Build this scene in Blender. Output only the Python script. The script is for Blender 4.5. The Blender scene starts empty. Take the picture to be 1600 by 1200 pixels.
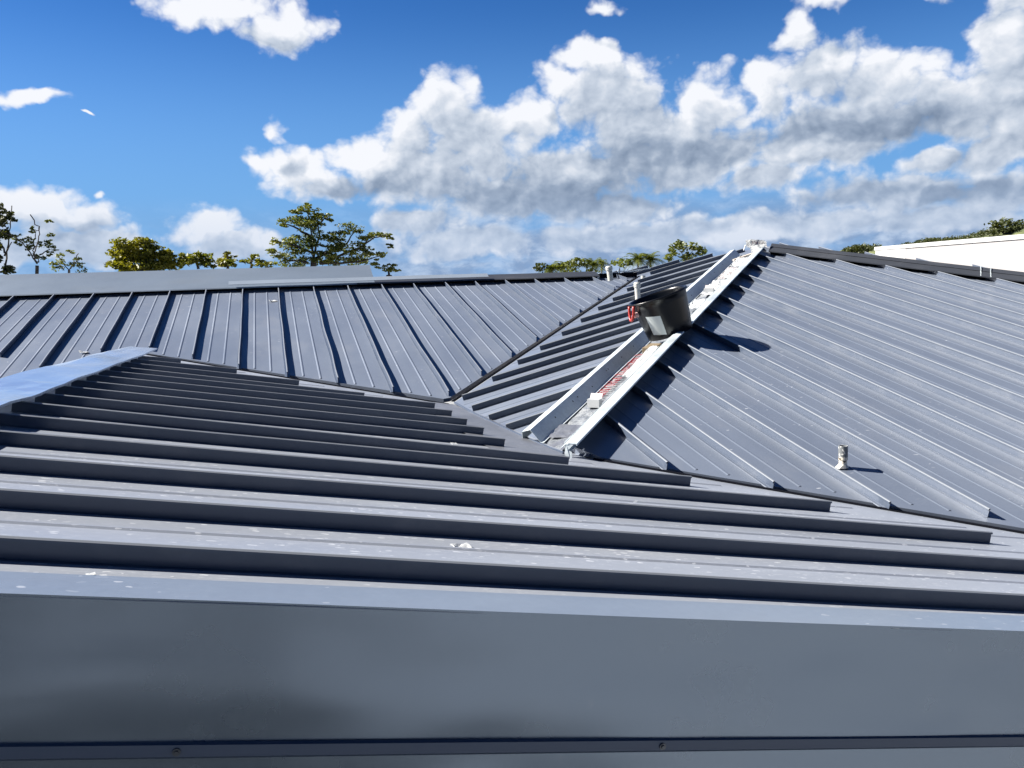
import bpy, bmesh, math, random
from mathutils import Vector, Matrix, noise
random.seed(7)
S = bpy.context.scene
COL = S.collection
ZO = 3.0                                   # roof heights below are measured from 3 m above the ground
# ---------------------------------------------------------------- camera
CR = Vector((0.96064118, -0.27589877, -0.0323789))
CU = Vector((0.06496916, 0.10981491, 0.99182644))
CF = Vector((0.27008801, 0.95489296, -0.12341763))
CP = Vector((0.45833622, -0.52507033, 2.27546063 + ZO))
FPX = 1320.24
cam = bpy.data.cameras.new("camera"); co = bpy.data.objects.new("camera", cam); COL.objects.link(co)
m = Matrix(((CR.x, CU.x, -CF.x, CP.x), (CR.y, CU.y, -CF.y, CP.y), (CR.z, CU.z, -CF.z, CP.z), (0, 0, 0, 1)))
co.matrix_world = m
cam.sensor_width = 36; cam.lens = FPX / 1600 * 36; cam.clip_start = .05; cam.clip_end = 5000
S.camera = co
# ---------------------------------------------------------------- sun
SUN_EL, SUN_AZ = math.radians(37.5), math.radians(-66)      # azimuth from +Y towards +X
SD = Vector((math.sin(SUN_AZ)*math.cos(SUN_EL), math.cos(SUN_AZ)*math.cos(SUN_EL), math.sin(SUN_EL)))
sl = bpy.data.lights.new("sun", 'SUN'); sl.energy = 5.0; sl.angle = math.radians(.53); sl.color = (1, .95, .87)
so = bpy.data.objects.new("sun", sl); COL.objects.link(so); so.rotation_euler = SD.to_track_quat('Z', 'Y').to_euler()
S.view_settings.view_transform = 'Standard'; S.view_settings.look = 'None'
S.view_settings.exposure = 1.6; S.view_settings.gamma = 1
# ---------------------------------------------------------------- sky with clouds
W = bpy.data.worlds.new("World"); S.world = W; W.use_nodes = True
CL = [(0.0191,0.1712,0.0193,0.0166),(-0.0006,0.1316,0.022,0.0153),(0.0407,0.1295,0.053,0.028),(0.0784,0.1116,0.0503,0.0213),(0.1087,0.1433,0.0324,0.0269),(0.1676,0.164,0.0438,0.0425),(0.2056,0.1989,0.0512,0.0408),(0.2403,0.1518,0.0663,0.057),(0.1657,0.1247,0.0661,0.0429),(0.3002,0.1786,0.044,0.0298),(0.3379,0.2196,0.0305,0.0266),(0.3748,0.2423,0.0445,0.025),(0.3957,0.2026,0.0679,0.0489),(0.4382,0.1613,0.0777,0.0386),(0.5091,0.1845,0.0426,0.0358),(0.5159,0.1389,0.0818,0.0313),(0.5672,0.1968,0.028,0.0405),(0.5968,0.2473,0.0247,0.0461),(0.6296,0.2138,0.0597,0.0362),(0.6865,0.1909,0.0658,0.0356),(0.6623,0.1542,0.1026,0.0297),(0.7586,0.1631,0.0614,0.0377),(0.7962,0.2135,0.035,0.0485),(0.81,0.1321,0.0426,0.037),(0.3427,0.1195,0.1308,0.0359),(0.2975,0.0921,0.1253,0.0276),(0.4008,0.0809,0.0867,0.0181),(0.4735,0.1097,0.0563,0.0248),(0.5711,0.1004,0.0436,0.0166),(0.5978,0.1227,0.0587,0.0171),(0.7426,0.1107,0.034,0.0142),(0.7858,0.1098,0.0332,0.0227),(0.7012,0.078,0.111,0.0252),(0.7958,0.0647,0.0491,0.0254),(0.2532,0.1008,0.0445,0.0217),(-0.026,0.2979,0.0807,0.0225),(0.0329,0.2808,0.0497,0.0283),(0.3903,0.3016,0.0256,0.0123),(-0.2199,0.1978,0.0356,0.0094),(-0.1667,0.1796,0.009,0.0032),(-0.2213,0.0873,0.056,0.0231),(-0.1692,0.0778,0.0307,0.0185),(-0.1586,0.0964,0.0098,0.0092),(-0.1954,0.0516,0.0798,0.0197),(-0.2477,0.0457,0.04,0.0191),(-0.0557,0.0671,0.0391,0.0249),(-0.0269,0.0457,0.0483,0.0183),(0.1704,0.0666,0.0592,0.0182),(0.2362,0.0427,0.0971,0.0191),(0.3928,0.0448,0.1159,0.0219),(0.5368,0.046,0.1145,0.0213),(0.6382,0.0481,0.0699,0.0172),(0.7324,0.0462,0.0863,0.0165),(0.2,0.115,0.06,0.03),(0.46,0.13,0.09,0.03),(0.62,0.135,0.10,0.03),(0.80,0.16,0.06,0.05),(0.73,0.30,0.06,0.03),(0.83,0.27,0.04,0.05),(0.64,0.285,0.05,0.015)]

class NT:
    def __init__(s, t): s.t = t; s.n = t.nodes; s.l = t.links
    def new(s, ty, **k):
        n = s.n.new(ty)
        for a, b in k.items(): setattr(n, a, b)
        return n
    def put(s, sock, v):
        if isinstance(v, bpy.types.NodeSocket): s.l.new(v, sock)
        elif v is not None: sock.default_value = v
    def math(s, op, a, b=None, c=None, clamp=False):
        n = s.new('ShaderNodeMath', operation=op); n.use_clamp = clamp
        s.put(n.inputs[0], a); s.put(n.inputs[1], b); s.put(n.inputs[2], c); return n.outputs[0]
    def vec(s, op, a, b=None, c=None):
        n = s.new('ShaderNodeVectorMath', operation=op)
        s.put(n.inputs[0], a); s.put(n.inputs[1], b); s.put(n.inputs[2], c)
        return n.outputs['Value'] if op in ('LENGTH', 'DOT_PRODUCT', 'DISTANCE') else n.outputs[0]
    def rng(s, v, a, b, c, d, mode='SMOOTHSTEP'):
        n = s.new('ShaderNodeMapRange', interpolation_type=mode)
        s.put(n.inputs[0], v)
        for i, x in enumerate((a, b, c, d)): s.put(n.inputs[1+i], x)
        return n.outputs[0]
    def mix(s, f, a, b, mode='MIX'):
        n = s.new('ShaderNodeMix', data_type='RGBA', blend_type=mode)
        s.put(n.inputs[0], f); s.put(n.inputs[6], a); s.put(n.inputs[7], b); return n.outputs[2]
    def noise(s, v, sc, det=4, ro=.5, dist=0, lac=2):
        n = s.new('ShaderNodeTexNoise'); s.put(n.inputs['Vector'], v)
        n.inputs['Scale'].default_value = sc; n.inputs['Detail'].default_value = det
        n.inputs['Roughness'].default_value = ro; n.inputs['Distortion'].default_value = dist; n.inputs['Lacunarity'].default_value = lac
        return n.outputs[0]
    def vor(s, v, sc, det=0, ro=.5, feat='F1', rand=1):
        n = s.new('ShaderNodeTexVoronoi', feature=feat); s.put(n.inputs['Vector'], v)
        n.inputs['Scale'].default_value = sc; n.inputs['Randomness'].default_value = rand
        if 'Detail' in n.inputs: n.inputs['Detail'].default_value = det; n.inputs['Roughness'].default_value = ro
        return n.outputs['Distance']
    def comb(s, x, y, z):
        n = s.new('ShaderNodeCombineXYZ')
        for i, v in enumerate((x, y, z)): s.put(n.inputs[i], v)
        return n.outputs[0]

SKYMUL = (.075, .090, .125, 1); SKYSAT = 1.16
def macro_group():
    g = bpy.data.node_groups.new("cloud_masses", 'ShaderNodeTree')
    g.interface.new_socket("P", in_out='INPUT', socket_type='NodeSocketVector')
    g.interface.new_socket("D", in_out='OUTPUT', socket_type='NodeSocketFloat')
    t = NT(g); gi = t.new('NodeGroupInput'); go = t.new('NodeGroupOutput'); acc = None
    for (a, e, rx, ry) in CL:
        v = t.vec('MULTIPLY_ADD', gi.outputs[0], (1/rx, 1/ry, 0), (-a/rx, -e/ry, 0))
        l = t.vec('LENGTH', v)
        if rx < .027: l = t.math('ADD', l, .30)
        acc = l if acc is None else t.math('SMOOTH_MIN', acc, l, .25)
    t.l.new(t.math('SUBTRACT', 1.0, acc), go.inputs[0]); return g
mg = macro_group()
W.cycles.sampling_method = 'MANUAL'; W.cycles.sample_map_resolution = 256
t = NT(W.node_tree); t.n.clear()
out = t.new('ShaderNodeOutputWorld')
sky = t.new('ShaderNodeTexSky', sky_type='NISHITA'); sky.sun_disc = False; sky.sun_elevation = SUN_EL; sky.sun_rotation = SUN_AZ
sky.air_density = 1.0; sky.dust_density = .1; sky.ozone_density = 1.6; sky.altitude = 50
tc = t.new('ShaderNodeTexCoord'); sp = t.new('ShaderNodeSeparateXYZ'); t.l.new(tc.outputs['Generated'], sp.inputs[0])
az = t.math('ARCTAN2', sp.outputs[0], sp.outputs[1])
hor = t.math('SQRT', t.math('ADD', t.math('MULTIPLY', sp.outputs[0], sp.outputs[0]), t.math('MULTIPLY', sp.outputs[1], sp.outputs[1])))
tel = t.math('MINIMUM', t.math('DIVIDE', sp.outputs[2], t.math('MAXIMUM', hor, .05)), 4)
P = t.comb(az, tel, 0.0)
skyc = t.mix(1.0, sky.outputs[0], SKYMUL, 'MULTIPLY')
hs = t.new('ShaderNodeHueSaturation'); t.l.new(skyc, hs.inputs['Color']); hs.inputs['Saturation'].default_value = SKYSAT; hs.inputs['Hue'].default_value = .5
low = t.rng(tel, .01, .13, 1, 0)
skyd = t.mix(t.rng(tel, .14, .36, 0, 1), hs.outputs[0], t.mix(1.0, hs.outputs[0], (.62, .78, .86, 1), 'MULTIPLY'))
skyf = t.mix(t.rng(tel, -.02, .32, .92, 0), skyd, (.150, .400, .80, 1))
def grp(g, v):
    n = t.new('ShaderNodeGroup'); n.node_tree = g; t.l.new(v, n.inputs[0]); return n.outputs[0]
def ramp(lit):
    cr = t.new('ShaderNodeValToRGB'); t.l.new(lit, cr.inputs[0]); r = cr.color_ramp
    r.elements[0].position = 0; r.elements[0].color = (.20, .27, .39, 1)
    r.elements[1].position = .9; r.elements[1].color = (.93, .95, 1, 1)
    for p_, c_ in ((.28, (.34, .42, .55, 1)), (.58, (.60, .67, .78, 1))):
        e = r.elements.new(p_); e.color = c_
    return cr.outputs[0]
# part of the sky the photograph shows: cumulus masses where they stand
wn = t.new('ShaderNodeTexNoise'); t.l.new(P, wn.inputs[0]); wn.inputs['Scale'].default_value = 17; wn.inputs['Detail'].default_value = 4
wv = t.vec('SUBTRACT', wn.outputs['Color'], (.5, .5, .5))
Pm = t.vec('MULTIPLY_ADD', wv, (.06, .05, 0), P)
mac = t.math('MINIMUM', grp(mg, Pm), .75)
M2 = t.math('MINIMUM', grp(mg, t.vec('ADD', Pm, (-.016, .040, 0))), .5)
Pn = t.vec('MULTIPLY_ADD', wv, (.025, .025, 0), t.vec('MULTIPLY', P, (1, 1.2, 1)))
def det(v, d1, d2):
    f = t.math('SUBTRACT', t.noise(v, 24, d1, .57), .5)
    bb = t.math('SUBTRACT', .40, t.vor(v, 34, d2, .5))
    return t.math('ADD', t.math('MULTIPLY', f, 1.30), t.math('MULTIPLY', bb, .75))
h0 = det(Pn, 8, 3); h1 = det(t.vec('ADD', Pn, (-.0075, .0085, 0)), 7, 2)
D = t.math('ADD', t.math('ADD', t.math('MULTIPLY', mac, 1.55), h0), .60)
alpha = t.rng(D, -.05, .80, 0, 1)
slope_ = t.math('ADD', t.math('MULTIPLY', t.math('SUBTRACT', h0, h1), .38), t.math('MULTIPLY', t.math('SUBTRACT', mac, M2), .22))
under = t.rng(M2, -.55, .25, 0, 1)                       # cloud lying above, towards the sun
thick = t.rng(mac, -.1, .5, 0, 1)
bases = None
for (a_, e_, rx_, ry_) in ((.33, .098, .15, .030), (.46, .134, .11, .020), (.67, .150, .13, .022), (.11, .112, .06, .016), (.73, .075, .12, .018), (-.20, .075, .07, .015)):
    l_ = t.vec('LENGTH', t.vec('MULTIPLY_ADD', Pm, (1/rx_, 1/ry_, 0), (-a_/rx_, -e_/ry_, 0)))
    bases = l_ if bases is None else t.math('SMOOTH_MIN', bases, l_, .3)
lit = t.math('SUBTRACT', t.math('ADD', .84, slope_), t.rng(bases, .3, 1.3, .34, 0))
lit = t.math('SUBTRACT', lit, t.math('MULTIPLY', t.math('MULTIPLY', under, thick), .34), clamp=True)
ccol = t.mix(t.math('MULTIPLY', low, .45), ramp(lit), (.36, .50, .74, 1))
veil = t.math('MULTIPLY', t.math('MULTIPLY', t.rng(tel, .045, .105, 1, 0), t.rng(az, .02, .22, .35, 1)), t.rng(t.noise(t.vec('MULTIPLY', Pn, (1, 2.2, 1)), 9, 5, .55), .30, .55, .25, .85))
skyv = t.mix(veil, skyf, t.mix(t.rng(t.noise(t.vec('MULTIPLY', Pn, (1, 1.6, 1)), 20, 6, .6), .42, .66, 0, 1), (.26, .36, .55, 1), (.58, .68, .84, 1)))
bgA = t.new('ShaderNodeBackground'); t.l.new(t.mix(alpha, skyv, ccol), bgA.inputs[0])
# the rest of the sky: scattered clouds
gn = t.noise(t.vec('MULTIPLY', P, (1, 1.7, 1)), 2.4, 6, .58)
gm = t.noise(t.vec('MULTIPLY', t.vec('ADD', P, (-.03, .06, 0)), (1, 1.7, 1)), 2.4, 3, .58)
aB = t.rng(gn, .58, .68, 0, 1)
lB = t.math('ADD', .72, t.math('MULTIPLY', t.math('SUBTRACT', gn, gm), 3.0), clamp=True)
bgB = t.new('ShaderNodeBackground'); t.l.new(t.mix(aB, skyf, t.mix(t.math('MULTIPLY', low, .5), ramp(lB), (.36, .50, .74, 1))), bgB.inputs[0])
inside = t.math('MULTIPLY', t.math('LESS_THAN', t.math('ABSOLUTE', t.math('SUBTRACT', az, .28)), .68), t.math('LESS_THAN', t.math('ABSOLUTE', t.math('SUBTRACT', tel, .17)), .21))
ms = t.new('ShaderNodeMixShader'); t.l.new(inside, ms.inputs[0]); t.l.new(bgB.outputs[0], ms.inputs[1]); t.l.new(bgA.outputs[0], ms.inputs[2])
t.l.new(ms.outputs[0], out.inputs[0])
bgA.inputs[1].default_value = .33
fa_ = t.rng(t.math('ABSOLUTE', t.math('SUBTRACT', az, .28)), .75, 1.7, 1, .46); fe_ = t.rng(tel, .45, 1.6, 1, .55)
t.l.new(t.math('MULTIPLY', t.math('MULTIPLY', fa_, fe_), .33), bgB.inputs[1])

# ---------------------------------------------------------------- helpers
def tag(o, label=None, cat=None, group=None, kind=None):
    if label: o['label'] = label
    if cat: o['category'] = cat
    if group: o['group'] = group
    if kind: o['kind'] = kind
    return o
def empty(name, loc, label, cat, group=None):
    o = bpy.data.objects.new(name, None); COL.objects.link(o); o.location = loc; o.empty_display_size = .1
    return tag(o, label, cat, group)
def par(o, p):
    if p is not None:
        o.parent = p; o.matrix_parent_inverse = wm(p).inverted()
    return o
def wm(o):
    mm = Matrix.LocRotScale(o.location, o.rotation_euler, o.scale)
    return wm(o.parent) @ o.matrix_parent_inverse @ mm if o.parent else mm
class MB:
    def __init__(s): s.v = []; s.f = []; s.mi = []
    def add(s, vs, fs, mi=0):
        n = len(s.v); s.v += [tuple(v) for v in vs]; s.f += [tuple(i+n for i in f) for f in fs]; s.mi += [mi]*len(fs)
    def box(s, c, sx, sy, sz, M=None, mi=0):
        vs = [Vector((x*sx/2, y*sy/2, z*sz/2)) for x in (-1, 1) for y in (-1, 1) for z in (-1, 1)]
        if M is not None: vs = [M @ v for v in vs]
        s.add([v+Vector(c) for v in vs], [(0,1,3,2),(4,6,7,5),(0,4,5,1),(2,3,7,6),(0,2,6,4),(1,5,7,3)], mi)
    def slab(s, poly, zf, th, mi=0):
        n = len(poly)
        s.add([(x, y, zf(x, y)) for x, y in poly] + [(x, y, zf(x, y)-th) for x, y in poly],
              [tuple(range(n)), tuple(range(2*n-1, n-1, -1))] + [(i, n+i, n+(i+1) % n, (i+1) % n) for i in range(n)], mi)
    def sweep(s, pts, prof, closed=True, side=None, up=Vector((0, 0, 1)), cap=True, mi=0):
        """sweep a profile of (t, n) pairs along points; t runs to the right of travel, n along up"""
        n = len(prof); base = len(s.v); vs = []; fs = []
        for i, p in enumerate(pts):
            d = (pts[min(i+1, len(pts)-1)] - pts[max(i-1, 0)]).normalized()
            r = (side if side is not None else d.cross(up)).normalized(); u = r.cross(d).normalized() if side is None else up
            vs += [p + r*a + u*b for a, b in prof]
        m_ = n if closed else n-1
        for i in range(len(pts)-1):
            for j in range(m_):
                a = i*n+j; b = i*n+(j+1) % n; fs.append((a, b, b+n, a+n))
        if closed and cap: fs += [tuple(range(n-1, -1, -1)), tuple(range((len(pts)-1)*n, len(pts)*n))]
        s.add(vs, fs, mi)
    def tube(s, pts, rad, k=8, mi=0, cap=True):
        n = len(pts); vs = []; fs = []; ref = Vector((.3, .2, 1)).normalized()
        for i, p in enumerate(pts):
            d = (Vector(pts[min(i+1, n-1)]) - Vector(pts[max(i-1, 0)])).normalized()
            a = d.cross(ref if abs(d.dot(ref)) < .95 else Vector((1, 0, 0))).normalized(); b = d.cross(a)
            r_ = rad[i] if isinstance(rad, (list, tuple)) else rad
            vs += [Vector(p) + (a*math.cos(2*math.pi*j/k) + b*math.sin(2*math.pi*j/k))*r_ for j in range(k)]
        for i in range(n-1):
            for j in range(k): fs.append((i*k+j, i*k+(j+1) % k, (i+1)*k+(j+1) % k, (i+1)*k+j))
        if cap: fs += [tuple(range(k-1, -1, -1)), tuple(range((n-1)*k, n*k))]
        s.add(vs, fs, mi)
    def build(s, name, mats, parent=None, smooth=False, fixn=True):
        me = bpy.data.meshes.new(name); me.from_pydata(s.v, [], s.f)
        mats = mats if isinstance(mats, (list, tuple)) else [mats]
        for mm in mats: me.materials.append(mm)
        for p_, i in zip(me.polygons, s.mi): p_.material_index = i; p_.use_smooth = smooth
        if fixn:
            bm = bmesh.new(); bm.from_mesh(me); bmesh.ops.recalc_face_normals(bm, faces=bm.faces); bm.to_mesh(me); bm.free()
        o = bpy.data.objects.new(name, me); COL.objects.link(o)
        return par(o, parent)

# roof planes: z = a x + b y + c
PL = {'B': (0, .22387, 0), 'M': (.24113, .02042, .77528), 'F': (-.18122, -.02502, 1.78327), 'R': (-.00573, .23124, .52469)}
def zf(k, h=0):
    a, b, c = PL[k]; return lambda x, y: a*x + b*y + c + h + ZO
def ray(px, py): return (CR*((px-800)/FPX) - CU*((py-600)/FPX) + CF)
def at(px, py, d): return CP + ray(px, py)*d                     # point seen at a photo pixel, d metres deep
def on(px, py, k, h=0):                                          # the same on a roof plane
    a, b, c = PL[k]; d = ray(px, py)
    t_ = (a*CP.x + b*CP.y + c + h + ZO - CP.z)/(d.z - a*d.x - b*d.y); return CP + d*t_
def clip(poly, P0, D0):
    ts = []
    n = len(poly)
    for i in range(n):
        a = Vector(poly[i]); b = Vector(poly[(i+1) % n]); e = b-a
        den = D0.x*e.y - D0.y*e.x
        if abs(den) < 1e-9: continue
        w = a-P0; t_ = (w.x*e.y - w.y*e.x)/den; u = (w.x*D0.y - w.y*D0.x)/den
        if 0 <= u < 1: ts.append(t_)
    ts.sort(); return (ts[0], ts[-1]) if len(ts) > 1 else None

# ---------------------------------------------------------------- materials
def mat(name, base, rough=.5, metal=0, spec=.5, fn=None, coat=0):
    m_ = bpy.data.materials.new(name); m_.use_nodes = True; q = NT(m_.node_tree); b = q.n['Principled BSDF']
    b.inputs['Base Color'].default_value = (*base, 1); b.inputs['Roughness'].default_value = rough
    b.inputs['Metallic'].default_value = metal; b.inputs['Specular IOR Level'].default_value = spec
    b.inputs['Coat Weight'].default_value = coat
    if fn: fn(q, b)
    return m_
def bump(q, b, h, st, dist):
    n = q.new('ShaderNodeBump'); q.put(n.inputs['Height'], h); n.inputs['Strength'].default_value = st; n.inputs['Distance'].default_value = dist
    q.l.new(n.outputs[0], b.inputs['Normal'])
def roofmat(name, base, rough, metal=.35, flecks=0, streak=(1, 1, 1), wave=.6, tone=.12, fl_col=(.62, .64, .67)):
    def fn(q, b):
        g = q.new('ShaderNodeNewGeometry').outputs['Position']
        n1 = q.noise(q.vec('MULTIPLY', g, streak), 1.6, 5, .6)
        n2 = q.noise(g, 60, 3, .6)
        v = q.math('ADD', q.math('MULTIPLY', q.math('SUBTRACT', n1, .5), tone*4), 1.0)
        v = q.math('ADD', v, q.math('MULTIPLY', q.math('SUBTRACT', n2, .5), .12))
        col = q.mix(1.0, (*base, 1), q.comb(v, v, v), 'MULTIPLY')
        # chalky dust film and water marks, patchy
        dust = q.rng(q.noise(q.vec('MULTIPLY', g, (streak[0]*.7, streak[1]*.7, 1)), 4.5, 6, .65), .48, .72, 0, .16)
        col = q.mix(dust, col, (.26, .265, .275, 1))
        rr = q.rng(n1, .3, .7, rough*.85, rough*1.2, 'LINEAR')
        if flecks:
            wv = q.noise(g, 9, 2); gs = q.vec('MULTIPLY', g, (34, 95, 34))
            gs = q.vec('ADD', gs, q.vec('MULTIPLY', q.comb(q.noise(g, 30, 2), q.noise(g, 31, 2), wv), (1.6, 1.6, 0)))
            vn = q.new('ShaderNodeTexVoronoi'); q.l.new(gs, vn.inputs['Vector']); vn.inputs['Scale'].default_value = 1
            sc = q.new('ShaderNodeSeparateColor'); q.l.new(vn.outputs['Color'], sc.inputs[0])
            size = q.rng(sc.outputs[0], .35, 1, .0, .42, 'LINEAR')
            f1 = q.math('LESS_THAN', vn.outputs['Distance'], size)
            patch = q.rng(q.noise(g, 1.7, 3, .6), .5-.13*flecks, .70, 0, 1)
            keep = q.math('LESS_THAN', sc.outputs[1], q.math('MULTIPLY', patch, min(1.0, .40*flecks)))
            f = q.math('MULTIPLY', q.math('MULTIPLY', f1, keep), q.rng(sc.outputs[2], 0, 1, .10, .45+.2*min(flecks, 2)))
            # fine scuffs
            s1 = q.rng(q.noise(q.vec('MULTIPLY', g, (24, 200, 60)), 1, 5, .7, 1.2), .55, .66, 0, min(.55, .25*flecks))
            f = q.math('MAXIMUM', f, q.math('MULTIPLY', s1, patch))
            col = q.mix(f, col, (*fl_col, 1))
        q.l.new(col, b.inputs['Base Color']); q.l.new(rr, b.inputs['Roughness'])
        hh = q.math('ADD', q.noise(q.vec('MULTIPLY', g, streak), 2.2, 2, .5), q.math('MULTIPLY', q.noise(g, 14, 2, .5), .06))
        bump(q, b, hh, wave, .02)
    return mat(name, base, rough, metal, .5, fn)
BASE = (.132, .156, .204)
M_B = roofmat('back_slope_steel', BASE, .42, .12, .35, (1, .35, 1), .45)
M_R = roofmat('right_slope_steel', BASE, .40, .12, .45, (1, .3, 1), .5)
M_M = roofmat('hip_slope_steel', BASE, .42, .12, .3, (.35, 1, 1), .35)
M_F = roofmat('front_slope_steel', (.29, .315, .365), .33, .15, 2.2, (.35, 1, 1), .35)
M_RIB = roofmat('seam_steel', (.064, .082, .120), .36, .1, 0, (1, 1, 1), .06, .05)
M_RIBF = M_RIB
M_EDGE = mat('painted_seam_highlight', (.25, .27, .30), .4, .2)  # seam tops paler than their sides: sunlit highlight put into the colour
M_CAP = roofmat('ridge_flashing_steel', (.23, .28, .345), .34, .4, 0, (.5, 1, 1), .5, .05)
M_CAPR = roofmat('hip_flashing_steel', (.060, .066, .078), .42, .35, 0, (.5, .5, 1), .3, .06)
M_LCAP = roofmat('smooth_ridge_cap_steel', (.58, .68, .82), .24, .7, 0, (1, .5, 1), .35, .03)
M_STRIP = roofmat('pale_strip_steel', (.30, .355, .43), .3, .2, 0, (.5, 1, 1), .5, .05)
M_RAKE = roofmat('rake_flashing_steel', (.23, .275, .34), .30, .3, .6, (.4, 1, 1), .8, .10)
M_VAL = roofmat('valley_steel', (.20, .21, .235), .36, .4, 1.2, (1, 1, 1), .9, .15)
def fas(q, b):
    g = q.new('ShaderNodeNewGeometry').outputs['Position']
    n1 = q.noise(q.vec('MULTIPLY', g, (.8, 1, 1.6)), 1.3, 2, .45)
    n2 = q.noise(g, 90, 2, .5)
    v = q.math('ADD', 1.0, q.math('MULTIPLY', q.math('SUBTRACT', n2, .5), .06))
    sc_ = q.rng(q.noise(q.vec('MULTIPLY', g, (14, 14, 3)), 2.2, 6, .7, 1.5), .66, .74, 0, .16)
    sm_ = q.rng(q.noise(g, 2.1, 5, .6), .5, .8, 0, .16)
    q.l.new(q.mix(q.math('MAXIMUM', sc_, sm_), q.mix(1.0, (.205, .255, .33, 1), q.comb(v, v, v), 'MULTIPLY'), (.42, .46, .5, 1)), b.inputs['Base Color'])
    q.l.new(q.rng(sm_, 0, .16, .24, .36, 'LINEAR'), b.inputs['Roughness'])
    bump(q, b, n1, 1.0, .05)
M_FAS = mat('fascia_steel', (.205, .255, .33), .25, .85, .5, fas)
M_LIP = mat('lip_steel', (.085, .11, .16), .4, .2)
def galv(q, b):
    g = q.new('ShaderNodeNewGeometry').outputs['Position']
    vn = q.new('ShaderNodeTexVoronoi'); q.l.new(g, vn.inputs['Vector']); vn.inputs['Scale'].default_value = 70
    sc = q.new('ShaderNodeSeparateColor'); q.l.new(vn.outputs['Color'], sc.inputs[0])
    n = q.noise(g, 5, 5, .65)
    v = q.math('ADD', q.math('MULTIPLY', sc.outputs[0], .12), q.rng(n, .3, .7, .80, 1.04, 'LINEAR'))
    q.l.new(q.mix(1.0, (.54, .60, .63, 1), q.comb(v, v, v), 'MULTIPLY'), b.inputs['Base Color'])
    q.l.new(q.rng(n, .3, .7, .42, .6, 'LINEAR'), b.inputs['Roughness'])
    bump(q, b, q.noise(g, 9, 3), .3, .01)
M_GALV = mat('galvanised_steel', (.5, .55, .57), .5, .35, .5, galv)
def memb(q, b):
    g = q.new('ShaderNodeNewGeometry').outputs['Position']
    n = q.noise(g, 6, 6, .65, .8)
    col = q.mix(q.rng(n, .42, .62, 0, 1), (.13, .145, .17, 1), (.26, .275, .29, 1))
    d = q.rng(q.noise(q.vec('MULTIPLY', g, (1, 1, 1)), 17, 5, .7), .66, .72, 0, .85)
    col = q.mix(d, col, (.07, .06, .06, 1))
    q.l.new(col, b.inputs['Base Color']); bump(q, b, q.noise(g, 16, 6, .62, .6), .9, .03)
M_MEMB = mat('underlay', (.5, .5, .5), .55, 0, .4, memb)
M_WHITE = mat('white_sheet', (.44, .455, .465), .5, fn=lambda q, b: bump(q, b, q.noise(None, 30, 4), .3, .01))
M_PINK = mat('white_printed_sheet', (.42, .39, .39), .45)
M_RED = mat('red_print', (.22, .012, .014), .5)
M_DRED = mat('dark_red_print', (.06, .012, .02), .5)
M_DARK = mat('dark_gap_and_shade', (.008, .009, .013), .8, 0, 0)
M_SCREW = mat('screw_steel', (.12, .13, .15), .35, .8)
def stucco(c, n0=.06):
    def fn(q, b):
        g = q.new('ShaderNodeNewGeometry').outputs['Position']; n = q.noise(g, .5, 6, .6); n2 = q.noise(g, 40, 3)
        v = q.math('ADD', q.rng(n, .3, .7, 1-n0, 1+n0*.3, 'LINEAR'), q.math('MULTIPLY', n2, .03))
        q.l.new(q.mix(1.0, (*c, 1), q.comb(v, v, v), 'MULTIPLY'), b.inputs['Base Color']); bump(q, b, n2, .3, .01)
    return fn
M_WALL = mat('painted_wall', (.66, .66, .64), .8, fn=stucco((.66, .66, .64)))
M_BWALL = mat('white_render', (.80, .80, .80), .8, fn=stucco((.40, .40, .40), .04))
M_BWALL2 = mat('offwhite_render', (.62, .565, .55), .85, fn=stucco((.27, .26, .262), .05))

# ---------------------------------------------------------------- the roofed building
house = empty('metal_roofed_building', (2.5, 5.5, 0), 'dark grey standing seam metal roof of several slopes filling the foreground, its hip still uncapped', 'building')
V0 = (1.753, 5.9)
# polygons in plan; huv: along and across the open hip
hd = Vector((1, 1.171)).normalized(); hn = Vector((-hd.y, hd.x)); HO = Vector((2.0, 3.531))
def huv(u, v): return HO + hd*u + hn*v
hipA = (6.80, 9.15)
polyB = [(-.69, 7.72), (1.74, 6.02), (1.80, 6.04), (5.24, 10.06), (-9, 10.06), (-9, 1.70)]
polyM = [(1.80, 5.90), (5.285, 10.05), (3.3, 12.0), (4.6, 12.15), hipA, (2.03, 3.58), (1.90, 3.66)]
polyF = [(-.69, 7.70), (1.753, 5.90), (2.0, 3.54), (5.63, 1.07), (-.69, 1.07)]
polyR = [tuple(huv(.12, .13)), (2.08, 3.54), (5.72, 1.09), (15.3, 1.09), (6.83, 9.12), tuple(huv(6.9, .13))]
polyFl = [(-.69, 7.70), (-.69, 1.07), (-9, 1.07), (-9, 1.72)]            # far side of the front ridge
zFl = lambda x, y: 1.9083 - .02502*y + .18122*(x+.69) + ZO
def slope(name, poly, k, th, M, label, ribdir, beads, beadpoly=None, zfun=None, bh=.0042):
    b = MB(); z = zfun or zf(k); b.slab(poly, z, th)
    # low stiffening beads pressed in the pans
    for P0, P1 in beads:
        D0 = (P1-P0).normalized(); c = clip(beadpoly or poly, P0, D0)
        if not c: continue
        a, e = c[0]+.03, c[1]-.03
        if e-a < .1: continue
        n_ = max(2, int((e-a)/.5)); pts = []
        for i in range(n_+1):
            q_ = P0 + D0*(a+(e-a)*i/n_); pts.append(Vector((q_.x, q_.y, z(q_.x, q_.y)+.0005)))
        b.sweep(pts, [(-.014, -.002), (-.0035, bh), (.0035, bh), (.014, -.002)], closed=False)
    o = b.build(name, M, house); o['label'] = label; return o
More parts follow.
